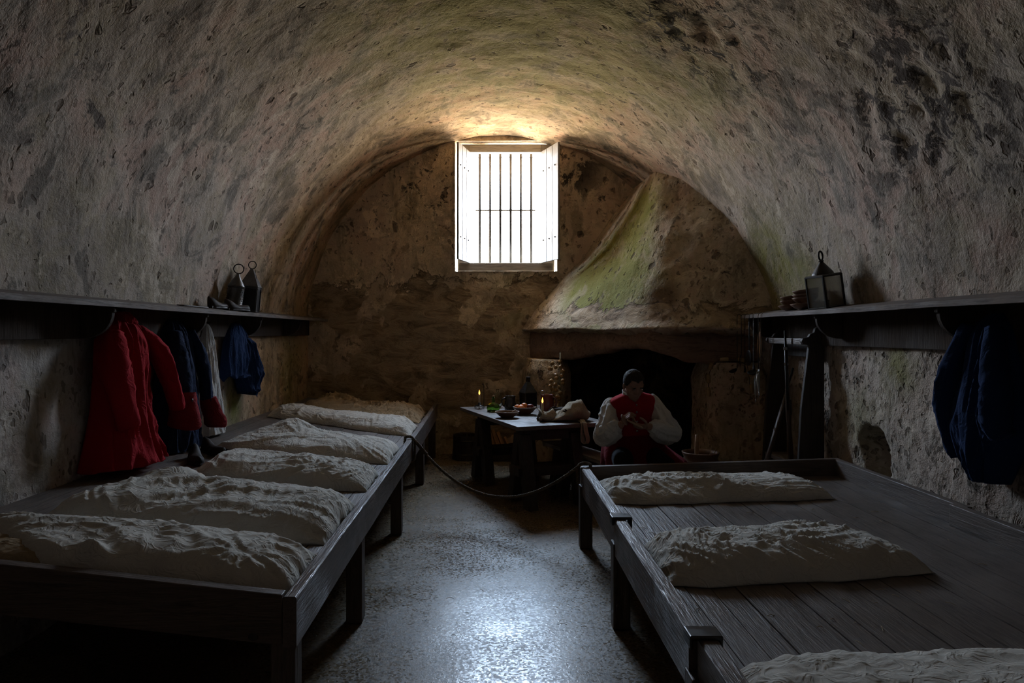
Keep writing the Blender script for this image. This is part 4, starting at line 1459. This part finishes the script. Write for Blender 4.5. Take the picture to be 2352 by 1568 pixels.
# haversack with a hanging strap, hat behind
hv = thing('haversack', 'pale canvas haversack slumped on the near right corner of the table, strap hanging down', 'bag', tpt(.16, -.64))
rs = []
H0 = tpt(.16, -.64)
N = 40
for i in range(36):
    t_ = i / 35
    x = -.17 + .35 * t_
    hh = [.05, .09, .125, .155, .18, .197, .185, .13, .075]
    k = t_ * 8; k0 = min(int(k), 7); hgt = hh[k0] + (hh[k0 + 1] - hh[k0]) * (k - k0)
    dep = .06 + .07 * math.sin(PI * min(1, t_ * .9 + .12))
    ring = []
    for q in range(N):
        a = 2 * PI * q / N
        y = dep * math.cos(a)
        z = hgt * (.5 + .5 * math.sin(a)) if True else 0
        p = V((x + .03 * math.sin(a), y * (1 - .45 * max(0, math.sin(a))), z))
        f = max(0, 1 - 3 * abs(fr(p, 6.5, 2))) * .022 - .008 + max(0, 1 - 3 * abs(fr(p, 15, 7))) * .008 + .003 * fr(p, 30, 3)
        d = V((0, math.cos(a), max(0, math.sin(a))))
        p += d * f
        p.z = max(p.z, .002)
        ring.append(p)
    rs.append(ring)
mb = MB().rings(rs)
RH = Matrix.Rotation(TROT - .18, 3, 'Z')
for v in mb.bm.verts: v.co = RH @ v.co
mb.build('bag_body', 'canvas', hv, smooth=True)
mb = MB()
rs = []
for i in range(14):
    t_ = i / 13
    x = -.30 + .15 * t_
    R = .062 - .018 * math.sin(PI * t_)
    rs.append([RH @ V((x + .012 * math.sin(3 * a), R * math.cos(a) * .9, max(.003, R * (.85 + math.sin(a)) + .01 * math.sin(2 * a)))) for a in [2 * PI * q / 24 for q in range(24)]])
mb.rings(rs, cap=False)
o = mb.build('open_mouth', 'canvas', hv, smooth=True); o.modifiers.new('thick', 'SOLIDIFY').thickness = .006
mb = MB()
for (x, z, l) in ((-.075, .112, .030), (-.05, .118, .034), (-.062, .126, .02)):
    mb.box((x, -.088, z - .01), (l, .004, .011), Euler((-.6, .35, 0)))
for v in mb.bm.verts: v.co = RH @ v.co
mb.build('ink_mark', 'ink', hv)
# strap: a loop over the table edge
E = tpt(.20, -.87) - H0
S1 = [V((E.x - .01, E.y + .10, .03)), V((E.x, E.y - .012, .008)), V((E.x + .012, E.y - .03, -.06)), V((E.x + .03, E.y - .03, -.14)), V((E.x + .015, E.y - .03, -.185)), V((E.x - .015, E.y - .028, -.16)), V((E.x - .018, E.y - .022, -.08)), V((E.x - .015, E.y - .010, .006)), V((E.x - .03, E.y + .08, .02))]
P = lerp_rows([tuple(p) for p in S1], 50)
mb = MB()
rs = []
for k, p in enumerate(P):
    p = V(p)
    w = V((.0, .026, 0)) if .25 < k / 49 < .8 else V((.024, .004, 0))
    w = V((.02, .016, 0))
    n = V((.002, -.003, 0))
    rs.append([p - w - n, p + w - n, p + w + n, p - w + n])
mb.rings(rs)
mb.build('strap', 'canvas', hv, smooth=False)

t = thing('felt_hat', 'low brown felt hat lying behind the canvas haversack', 'hat', tpt(.22, -.36))
mb = MB()
rs = []
for i in range(16):
    t_ = i / 15
    rs.append([V(((.16 - .02 * t_) * math.cos(a) * (1 - .0 * t_), (.14 - .02 * t_) * math.sin(a), .02 + .06 * t_ * (.6 + .4 * math.cos(2 * a)) if False else .012 + .085 * t_ * (.75 + .25 * math.cos(3 * a)))) for a in [2 * PI * q / 48 for q in range(48)]])
mb.rings(rs, cap=False)
o = mb.build('brim', 'felt', t, smooth=True); o.modifiers.new('thick', 'SOLIDIFY').thickness = .005
MB().lathe([(.145, .012), (.10, .014), (.092, .05), (.075, .085), (.03, .1), (0, .1)], n=36).build('crown', 'felt', t, smooth=True)

# ================================================================== hearth side: bucket, firewood, crock, onions, floats
t = thing('wooden_bucket', 'dark wooden bucket standing at the foot of the back wall left of the table', 'bucket', (-.31, 8.68, 0))
mb = MB()
for k in range(16):
    a0, a1 = 2 * PI * (k + .03) / 16, 2 * PI * (k + .97) / 16
    rs = []
    for r, z in ((.185, 0), (.17, .30)):
        rs.append([V((q * math.cos(a), q * math.sin(a), z)) for q, a in ((r, a0), (r, a1), (r - .02, a1), (r - .02, a0))])
    mb.rings(rs)
mb.build('staves', 'darkwood', t)
MB().lathe([(.165, .03), (.16, .045), (0, .045)], n=32).build('bottom', 'darkwood', t)
for z, r in ((.06, .183), (.23, .1755)):
    MB().lathe([(r, z), (r - .001, z + .022), (r - .006, z + .022), (r - .005, z)], n=32, cap=False).build('hoop', 'iron', t, smooth=True)
MB().tube([V((.165 * math.cos(a), .05 * math.sin(a), .305 + .02 * math.sin(a))) for a in frange(0, PI, 20)], .008, 8).build('rope_handle', 'rope', t, smooth=True)

wl = thing('wood_box', 'low dark tray holding split firewood at the back wall behind the table', 'box', (.13, 8.68, 0))
mb = MB().bb(-.23, .23, -.2, .2, 0, .02).bb(-.23, .23, -.2, -.18, .02, .17).bb(-.23, .23, .18, .2, .02, .17).bb(-.23, -.21, -.18, .18, .02, .17).bb(.21, .23, -.18, .18, .02, .17)
mb.build('tray', 'darkwood', wl, bevel=.003)
rnd = random.Random(12)
wlab = ['split log leaning leftmost in the firewood tray', 'bright split log second from the left in the firewood tray', 'split log in the middle of the firewood tray',
        'split log right of the middle in the firewood tray', 'short split log at the right end of the firewood tray', 'log lying flat at the back of the firewood tray']
for k, lab in enumerate(wlab):
    mb = MB()
    L = (.40, .42, .36, .33, .26, .4)[k]
    prof = [V((.03 * math.cos(a) * rnd.uniform(.8, 1.2), .03 * math.sin(a) * rnd.uniform(.8, 1.2), 0)) for a in (0, 1.3, 2.4, 3.6, 5.0)]
    mb.rings([[q.copy() for q in prof], [q * 1.08 + V((.006, .004, L * .5)) for q in prof], [q * .95 + V((0, .003, L)) for q in prof]])
    o = mb.build('split_log', 'twig')
    if k < 5:
        o.location = V((.13, 8.68, 0)) + V((-.13 + .066 * k, -.08 + .02 * k, .032))
        o.rotation_euler = (-.42, -.22 + .05 * k, .3 * k)
    else:
        o.location = V((-.07, 8.80, .06)); o.rotation_euler = (0, PI / 2, 0)
    tag(o, lab, 'log', 'firewood in the tray')

t = thing('earthenware_crock', 'brown earthenware crock beside the right fireplace pier, with a paddle and twigs in it', 'crock', (1.97, 6.42, 0))
MB().lathe([(.13, 0), (.14, .01), (.18, .16), (.185, .30), (.165, .40), (.152, .43), (.168, .465), (.174, .48), (.162, .484), (.148, .44), (.16, .40), (.175, .3), (.17, .16), (.12, .03), (0, .03)], n=40).build('body', 'earth', t, smooth=True)
t2 = tag(MB().tube([(1.93, 6.42, .06), (1.935, 6.43, .35), (1.938, 6.43, .56), (1.938, 6.43, .64)], [.016, .018, .021, .016], 12).build('wooden_pestle', 'spoon', smooth=True), 'round-ended wooden stick standing up in the earthenware crock', 'stick')
for k, (a, b_) in enumerate((((1.99, 6.40, .10), (2.12, 6.44, .515)), ((2.0, 6.45, .1), (2.10, 6.5, .53)), ((1.98, 6.42, .1), (2.09, 6.36, .51)), ((2.0, 6.38, .1), (2.13, 6.40, .50)))):
    tag(MB().tube([a, (V(a) + V(b_)) / 2 + V((0, .01, 0)), b_], [.005, .005, .003], 7).build('dry_twig', 'straw', smooth=True), 'dry twig sticking out of the earthenware crock', 'twig', 'twigs in the crock')

on = thing('onion_string', 'braided string of golden onions hanging at the left edge of the hearth', 'onion string', (.82, 8.12, .62))
MB().tube([(.83, 8.2, 1.36), (.83, 8.15, 1.25), (.825, 8.13, .95), (.82, 8.12, .66)], [.006, .011, .011, .008], 8).build('braid', 'straw', on, smooth=True, world=True)
rnd = random.Random(3)
for (u, v) in ((1269, 834), (1286, 830), (1266, 847), (1276, 843), (1287, 842), (1262, 846), (1293, 853), (1277, 862), (1291, 862), (1278, 868), (1266, 875), (1293, 874), (1264, 886), (1275, 883), (1284, 889), (1293, 881), (1268, 893), (1277, 896), (1271, 906), (1287, 902), (1279, 911), (1269, 914), (1285, 914), (1280, 936), (1272, 922), (1283, 923)):
    y = 8.08 + rnd.uniform(-.02, .03)
    r = rnd.uniform(.021, .027)
    loc = V(((u - U0) * y / FOC, y, CAM_H - (v - V0) * y / FOC))
    o = MB().lathe([(.003, -1.02 * r), (.5 * r, -.86 * r), (.92 * r, -.35 * r), (r, .05 * r), (.85 * r, .5 * r), (.4 * r, .85 * r), (.13 * r, 1.2 * r), (.08 * r, 1.5 * r)], n=16).build('onion', 'onion', on, smooth=True, world=False)
    o.location = loc - V(on.location); o.rotation_euler = (rnd.uniform(-.7, .7), rnd.uniform(-.7, .7), rnd.uniform(0, 3))

fl = thing('float_string', 'string of oblong tan cork floats looped over the right fireplace pier', 'float string', (2.2, 6.75, .95))
P = [(2.175, 6.82, .98), (2.165, 6.8, 1.08), (2.17, 6.79, 1.2), (2.21, 6.76, 1.30), (2.30, 6.72, 1.335), (2.40, 6.66, 1.335), (2.46, 6.56, 1.29), (2.475, 6.54, 1.15), (2.48, 6.53, 1.03)]
MB().tube(P, .004, 6).build('cord', 'rope', fl, smooth=True, world=True)
for (a, b_) in ((((2.160, 6.77, .97)), (2.155, 6.77, 1.06)), ((2.155, 6.77, 1.10), (2.155, 6.77, 1.19)), ((2.165, 6.77, 1.235), (2.19, 6.76, 1.30)), ((2.245, 6.70, 1.335), (2.325, 6.68, 1.345)), ((2.39, 6.64, 1.345), (2.455, 6.58, 1.33)), ((2.475, 6.52, 1.26), (2.48, 6.515, 1.18)), ((2.48, 6.51, 1.11), (2.495, 6.51, 1.02))):
    a, b_ = V(a), V(b_)
    d = (b_ - a)
    MB().tube([a, a + d * .08, a + d * .5, a + d * .92, b_], [.010, .019, .021, .019, .010], 12).build('cork_float', 'float', fl, smooth=True, world=True)

# ================================================================== rope across the gangway
def helix_rope(path, R, strands=3, pitch=.05, name='strand', parent=None, mat='rope'):
    path = [V(p) for p in path]
    # dense resample
    dense = [path[0]]
    for a, b_ in zip(path, path[1:]):
        n = max(1, int((b_ - a).length / .006))
        dense += [a.lerp(b_, k / n) for k in range(1, n + 1)]
    outs = []
    t0 = (dense[1] - dense[0]).normalized()
    a = t0.cross(V((0, 1, .3))).normalized()
    fr_s = []
    dist = 0
    for k, p in enumerate(dense):
        t = (dense[min(k + 1, len(dense) - 1)] - dense[max(0, k - 1)]).normalized()
        a = (a - t * a.dot(t)).normalized()
        if k: dist += (p - dense[k - 1]).length
        fr_s.append((p, a.copy(), t.cross(a), dist))
    mb = MB()
    for s in range(strands):
        pts = []
        for p, a_, b_, d in fr_s:
            an = 2 * PI * (d / pitch + s / strands)
            pts.append(p + (a_ * math.cos(an) + b_ * math.sin(an)) * R * .52)
        mb.tube(pts, R * .56, 6)
    return mb.build(name, mat, parent, smooth=True, world=True)


rp = thing('barrier_rope', 'twisted hemp rope sagging between the left and right platforms', 'rope', (-.1, 5.7, .27))
A, B = V((-.70, 6.12, .655)), V((.668, 5.12, .61))
path = []
for k in range(41):
    t_ = k / 40
    p = A.lerp(B, t_)
    p.z -= 4 * .372 * t_ * (1 - t_)
    path.append(p)
helix_rope(path, .0125, parent=rp, name='rope_line')
helix_rope([A + V((-.002, 0, .004)), A + V((-.03, .0, .016)), A + V((-.068, 0, .012)), A + V((-.074, 0, -.03)), A + V((-.074, .01, -.1)), A + V((-.03, .01, -.215)), A + V((.012, .01, -.19)), A + V((.016, .004, -.06)), A + V((.014, 0, -.012)), path[2] + V((0, 0, .012)), path[4] + V((0, 0, .010))], .0125, parent=rp, name='rope_hitch')
helix_rope([B + V((0, 0, .004)), B + V((.03, -.0, .015)), B + V((.075, 0, .006)), B + V((.083, 0, -.06)), B + V((.08, 0, -.12))], .0125, parent=rp, name='rope_hitch')
helix_rope([B + V((-.012, .0, -.14)), B + V((-.014, .012, -.05)), B + V((-.006, .02, .0)), B + V((.03, .02, .012)), B + V((.078, .02, .0)), B + V((.084, .02, -.08))], .011, parent=rp, name='rope_hitch')

# ================================================================== the seated man
man = thing('person', 'seated man in red waistcoat and white shirt, looking down at a stick in his hands', 'person', (1.21, 5.9, .45))
HEAD_C = V((1.187, 5.685, 1.165))
HR = (Matrix.Rotation(math.radians(10), 4, 'Z') @ Matrix.Rotation(math.radians(-3), 4, 'Y') @ Matrix.Rotation(math.radians(27), 4, 'X'))


def hd(p):
    return HEAD_C + (HR @ V(p))


def head_ell(mb, c, r, rot=None, u=20, v=14):
    mat = Matrix.Translation(HEAD_C) @ HR @ Matrix.Translation(c) @ (rot.to_matrix().to_4x4() if rot is not None else Matrix()) @ Matrix.Diagonal((*r, 1))
    bmesh.ops.create_uvsphere(mb.bm, u_segments=u, v_segments=v, radius=1, matrix=mat)


bb = MB()
# skull, jaw and face
head_ell(bb, (0, .012, .028), (.079, .098, .092))
head_ell(bb, (0, -.018, -.035), (.066, .074, .080))
head_ell(bb, (0, -.038, -.085), (.046, .044, .034))
head_ell(bb, (0, -.066, -.104), (.020, .018, .016))       # chin
head_ell(bb, (0, -.072, .022), (.056, .018, .012))        # brow
for s in (-1, 1):
    head_ell(bb, (s * .036, -.070, -.022), (.024, .018, .018))   # cheek
    head_ell(bb, (s * .079, .008, -.012), (.010, .020, .032), Euler((.15, 0, s * .3)))  # ear
    head_ell(bb, (s * .084, .012, -.004), (.008, .016, .024), Euler((.15, 0, s * .5)))
    head_ell(bb, (s * .030, -.074, .004), (.013, .011, .009))    # eye
    head_ell(bb, (s * .011, -.095, -.030), (.009, .010, .008))   # nostril wing
head_ell(bb, (0, -.088, -.006), (.010, .012, .030), Euler((-.28, 0, 0)))
head_ell(bb, (0, -.099, -.028), (.011, .012, .010))
head_ell(bb, (0, -.083, -.060), (.022, .011, .006))       # upper lip
head_ell(bb, (0, -.081, -.071), (.019, .011, .006))       # lower lip
# neck and trunk
bb.tube([hd((0, .03, -.04)), V((1.193, 5.765, 1.08)), V((1.197, 5.80, 1.0))], [.062, .064, .09], 18)


def torso_rings(tab, n=40, roll=0.0):
    rs = []
    for (z, cx, cy, hw, hd_) in tab:
        ring = []
        for k in range(n):
            a = 2 * PI * k / n
            ca, sa = math.cos(a), math.sin(a)
            x = hw * math.copysign(abs(ca) ** .8, ca)
            y = hd_ * math.copysign(abs(sa) ** .85, sa)
            ring.append(V((cx + x, cy + y, z + roll * x)))
        rs.append(ring)
    return rs


TT = [(.47, 1.225, 5.95, .17, .13), (.55, 1.222, 5.94, .185, .15), (.68, 1.215, 5.91, .185, .155), (.82, 1.208, 5.875, .185, .15), (.94, 1.20, 5.84, .19, .135), (1.0, 1.197, 5.82, .175, .115), (1.04, 1.195, 5.80, .15, .095), (1.075, 1.193, 5.785, .085, .075)]
bb.rings(torso_rings(TT, roll=.10))
# arms
SR, ER, WR_ = V((1.015, 5.83, 1.005)), V((.955, 5.66, .775)), V((1.06, 5.585, .845))
SL, EL, WL_ = V((1.375, 5.83, 1.035)), V((1.475, 5.685, .785)), V((1.285, 5.56, .835))
for S_, E_, W_ in ((SR, ER, WR_), (SL, EL, WL_)):
    bb.tube([S_ + V((0, 0, .0)), S_.lerp(E_, .5), E_, E_.lerp(W_, .35), W_], [.040, .044, .046, .044, .029], 14)
# legs
for s, hx, kx in ((-1, 1.14, 1.06), (1, 1.32, 1.40)):
    bb.tube([V((hx, 5.95, .54)), V(((hx + kx) / 2, 5.72, .55)), V((kx, 5.47, .535))], [.095, .085, .066], 16)
    bb.tube([V((kx, 5.47, .535)), V((kx, 5.50, .36)), V((kx, 5.50, .09))], [.064, .058, .04], 14)
    bb.ell((kx, 5.43, .045), (.045, .125, .042))


def hand(mb, W, d, n, side, curl, thumb):
    """palm at W along d, palm facing n; the thumb leaves on `side`"""
    d = V(d).normalized(); n = V(n); n = (n - d * n.dot(d)).normalized(); w = d.cross(n) * side
    rot = Matrix((w, n, d)).transposed().to_euler()
    mb.ell(W + d * .048, (.040, .017, .054), rot, 16, 12)
    mb.tube([W - d * .03, W + d * .02], [.029, .027], 12)
    for k, (L, off) in enumerate(((.072, .030), (.082, .010), (.076, -.011), (.060, -.030))):
        p = W + d * (.088 - abs(off) * .18) + w * off
        pts = [p - d * .012]
        dirv = d
        cur = curl[k]
        for seg, fr_c in ((.44, .35), (.32, 1.0), (.26, .8)):
            ang = cur * fr_c
            dirv = (dirv * math.cos(ang) + n * math.sin(ang)).normalized()
            # keep the curl turning in the d-n plane
            p = p + dirv * L * seg
            pts.append(p)
            n2 = (n - dirv * n.dot(dirv))
        mb.tube(pts, [.0098, .0095, .0086, .0072], 10)
        mb.ell(pts[-1], (.0072, .0072, .0072), u=10, v=8)
    p0 = W + d * .022 + w * .030
    p1 = p0 + (d * thumb[0] + w * thumb[1] + n * thumb[2]).normalized() * .036
    p2 = p1 + (d * (thumb[0] + .5) + w * (thumb[1] - .35) + n * (thumb[2] + .25)).normalized() * .030
    p3 = p2 + (d * (thumb[0] + .8) + w * (thumb[1] - .7) + n * (thumb[2] + .4)).normalized() * .024
    mb.tube([p0 - w * .012, p1, p2, p3], [.015, .0125, .0112, .0088], 10)
    mb.ell(p3, (.0088, .0088, .0088), u=10, v=8)


hand(bb, WR_ + V((.003, -.003, .006)), (.48, -.30, .82), (.62, .2, -.45), 1, (1.25, 1.35, 1.4, 1.45), (.35, .8, .45))
hand(bb, WL_ + V((-.006, -.002, 0)), (-.96, -.22, .05), (-.05, .45, .75), -1, (1.0, 1.25, 1.35, 1.4), (.5, .6, .5))
body = bb.build('body', 'skin', man, smooth=True, world=True)
rmod = body.modifiers.new('remesh', 'REMESH')
rmod.mode = 'VOXEL'; rmod.voxel_size = .0042; rmod.use_smooth_shade = True
smod = body.modifiers.new('smooth', 'SMOOTH'); smod.factor = .5; smod.iterations = 3
bpy.context.view_layer.update()
dg = bpy.context.evaluated_depsgraph_get()
me = bpy.data.meshes.new_from_object(body.evaluated_get(dg))
body.modifiers.clear()
body.data = me
if not me.materials: me.materials.append(M['skin'])
me.polygons.foreach_set('use_smooth', [True] * len(me.polygons))

# hair: cropped, with a widow's peak
mb = MB().ell((0, 0, 0), (1, 1, 1), u=64, v=48)
kill = []
for v in mb.bm.verts:
    n = v.co.copy()
    p = V((n.x * .0845, .013 + n.y * .1035, .030 + n.z * .0985))
    ax = abs(p.x)
    if p.y < -.02:
        line = .078 - .014 * math.exp(-(p.x / .014) ** 2) + .0 * ax
        if ax > .05: line = .078 - (ax - .05) * 2.6
    elif p.y < .02:
        line = .02 - .9 * (p.y + .02)
    else:
        line = -.015 - .7 * (p.y - .02)
    if p.z < line + .006 * fr(p, 90): kill.append(v)
    v.co = hd(p + n * (.0035 * fr(p, 160, 2) + .003 * fr(p, 60, 5)))
bmesh.ops.delete(mb.bm, geom=kill, context='VERTS')
o = mb.build('hair', 'hair', man, smooth=True, world=True)
o.modifiers.new('thick', 'SOLIDIFY').thickness = .009
mb = MB()
for s in (-1, 1):
    head_ell(mb, (s * .030, -.0875, .021), (.020, .005, .0045), Euler((0, s * .12, s * -.25)), 14, 8)
mb.build('eyebrows', 'hair', man, smooth=True, world=True)

# waistcoat, open at the arms, with a round neck
VT = [(.56, 1.222, 5.94, .215, .175), (.64, 1.218, 5.92, .21, .175), (.76, 1.211, 5.893, .206, .172), (.88, 1.203, 5.857, .208, .160), (.96, 1.199, 5.835, .208, .148), (1.01, 1.197, 5.82, .198, .135), (1.04, 1.195, 5.803, .186, .118), (1.065, 1.194, 5.79, .152, .10), (1.088, 1.193, 5.782, .088, .085)]
VT = lerp_rows(VT, 46)
rs = torso_rings(VT, 72, roll=.10)
for i, r in enumerate(rs):
    for k, p in enumerate(r):
        c = V((VT[i][1], VT[i][2], p.z))
        d = (p - c); d.z = 0
        if d.length > 0:
            p += d.normalized() * (.006 * (1 - 2.2 * abs(fr(p, 7, 4))) + .003 * fr(p, 20, 2))
        # front edge: a fine ridge where the waistcoat closes
        if p.y < c.y and abs(p.x - c.x - .0) < .014: p.y -= .004
vest = MB().rings(rs).build('waistcoat', 'red', man, smooth=True, world=True)
for z in (.70, .78, .86, .94, 1.0):
    k = min(range(len(VT)), key=lambda q: abs(VT[q][0] - z))
    o = MB().ell((VT[k][1] + .012, VT[k][2] - VT[k][4] - .004, z), (.010, .006, .010), u=12, v=8).build('button', 'pewter', vest, smooth=True)
    o.matrix_parent_inverse = root_matrix(vest).inverted()

# shirt: full sleeves and a standing collar
def shirt_sleeve(S_, E_, W_, seed):
    inn = V((1.195, 5.82, S_.z + .0))
    path = [S_.lerp(inn, .34) + V((0, 0, -.005)), S_ + V((0, 0, -.012)), S_.lerp(E_, .35), S_.lerp(E_, .75), E_ + (E_ - W_).normalized() * .022 + V((0, 0, -.012)), E_.lerp(W_, .35) + V((0, 0, -.018)), E_.lerp(W_, .68), W_.lerp(E_, .14), W_.lerp(E_, .04)]
    rad = [.03, .050, .068, .080, .086, .082, .066, .042, .036]
    return sleeve([tuple(p) for p in path], rad, seed, 'shirt', 'shirt_sleeve', man, flat=.98, n=64, amp=.18, steps=90)


shirt_sleeve(SR, ER, WR_, 3)
shirt_sleeve(SL, EL, WL_, 8)
rs = []
for (f, r) in ((0, .086), (.3, .080), (.7, .078), (1., .081)):
    cz = V((1.193, 5.783, 1.065)).lerp(V((1.191, 5.752, 1.118)), f)
    rs.append([cz + V((r * 1.06 * math.cos(a), r * math.sin(a), r * (.30 * math.sin(a) * 1.0 + .10 * math.cos(a)))) for a in [2 * PI * k / 40 for k in range(40)]])
o = MB().rings(rs, cap=False).build('collar', 'shirt', man, smooth=True, world=True)
o.modifiers.new('thick', 'SOLIDIFY').thickness = .006
# skirts of the waistcoat spread over the bench, breeches and stockings
SK = lerp_rows([(.74, 1.215, 5.90, .214, .178), (.66, 1.23, 5.90, .25, .20), (.57, 1.27, 5.88, .31, .24), (.50, 1.31, 5.86, .355, .26), (.462, 1.32, 5.86, .365, .265)], 24)
rs = torso_rings(SK, 72)
for i, r in enumerate(rs):
    for p in r:
        c = V((SK[i][1], SK[i][2], p.z)); d = p - c
        a = math.atan2(d.y, d.x)
        p += d.normalized() * (i / 23) * (.022 * math.sin(a * 9 + 2 * fr(p, 3)) + .02 * fr(p, 6, 3))
MB().rings(rs).build('coat_skirt', 'shaded_red', man, smooth=True, world=True)
mb = MB()
for s, hx, kx in ((-1, 1.14, 1.06), (1, 1.32, 1.40)):
    mb.tube([V((hx, 5.95, .54)), V(((hx + kx) / 2, 5.72, .552)), V((kx, 5.455, .538)), V((kx, 5.485, .44)), V((kx, 5.497, .36))], [.102, .094, .075, .073, .066], 18)
o = mb.build('breeches', 'black', man, smooth=True, world=True)
for kx in (1.06, 1.40):
    MB().tube([V((kx, 5.495, .37)), V((kx, 5.505, .25)), V((kx, 5.50, .08))], [.063, .058, .045], 16).build('stocking', 'shirt', man, smooth=True, world=True)
    rs = []
    for k in range(13):
        y = -.15 + .29 * k / 12
        w_ = .052 * min(1, (k + .7) / 2.5, (12.7 - k) / 2) ** .5
        hh = .055 + .045 * sstep(.02, .12, y)
        rs.append([V((kx + w_ * math.cos(a), 5.455 + y, .004 + max(0, .5 + .5 * math.sin(a)) * hh * 1.0)) for a in [2 * PI * q / 16 for q in range(16)]])
    MB().rings(rs).build('shoe', 'leather', man, smooth=True, world=True)
ST0, ST1 = V((1.118, 5.515, .885)), V((1.195, 5.497, .848))
d = ST1 - ST0
tag(MB().tube([ST0 - d * .25, ST0, ST1, ST1 + d * .35], [.006, .008, .009, .007], 10).build('whittled_stick', 'spoon', smooth=True),
    "short pale stick held between the seated man's hands", 'stick')

# ================================================================== light: overcast sky and sunlit ground outside the window
w_ = bpy.data.worlds.new('daylight')
sc.world = w_
w_.use_nodes = True
nt = w_.node_tree
bg = nt.nodes['Background']
tc = nt.nodes.new('ShaderNodeTexCoord')
sx = nt.nodes.new('ShaderNodeSeparateXYZ')
nt.links.new(tc.outputs['Generated'], sx.inputs[0])
rp_ = nt.nodes.new('ShaderNodeValToRGB')
mr = nt.nodes.new('ShaderNodeMapRange')
mr.inputs[1].default_value = -1; mr.inputs[2].default_value = 1
nt.links.new(sx.outputs[2], mr.inputs[0])
nt.links.new(mr.outputs[0], rp_.inputs[0])
e = rp_.color_ramp.elements
while len(e) < 4: e.new(.5)
GROUND, SKY = (.66, .54, .39), (.55, .74, 1.0)
for el, (p, c_) in zip(e, ((.0, GROUND), (.47, GROUND), (.5, (.86, .90, .98)), (.75, SKY))):
    el.position = p; el.color = (*c_, 1)
nt.links.new(rp_.outputs[0], bg.inputs[0])
bg.inputs[1].default_value = 65.0
pl = bpy.data.lights.new('window_portal', 'AREA')
pl.shape = 'RECTANGLE'; pl.size = 1.36; pl.size_y = 1.73
pl.cycles.is_portal = True
po = bpy.data.objects.new('window_portal', pl); COL.objects.link(po)
po.location = ((WX0 + WX1) / 2, 9.47, (WZ0 + WZ1) / 2)
po.rotation_euler = (-PI / 2, 0, 0)

# ================================================================== camera
cam = bpy.data.cameras.new('camera')
co = bpy.data.objects.new('camera', cam); COL.objects.link(co)
cam.sensor_width = 36
cam.lens = FOC / 2352 * 36
cam.shift_x = (1176 - U0) / 2352
cam.shift_y = (V0 - 784) / 2352
cam.clip_start = .02
co.location = (0, 0, CAM_H)
co.rotation_euler = (PI / 2, 0, 0)
sc.camera = co
vs_ = sc.view_settings
vs_.view_transform = 'Standard'
vs_.look = 'None'
vs_.gamma = 1
vs_.use_curve_mapping = False
vs_.exposure = 0.0
sc.cycles.use_denoising = True
sc.cycles.max_bounces = 14
sc.cycles.diffuse_bounces = 5
sc.cycles.adaptive_threshold = .07
sc.cycles.adaptive_min_samples = 12
sc.cycles.filter_width = 1.2
sc.cycles.glossy_bounces = 4
sc.cycles.transmission_bounces = 8
sc.cycles.transparent_max_bounces = 12
sc.cycles.sample_clamp_indirect = 6
sc.cycles.caustics_reflective = False
sc.cycles.caustics_refractive = False
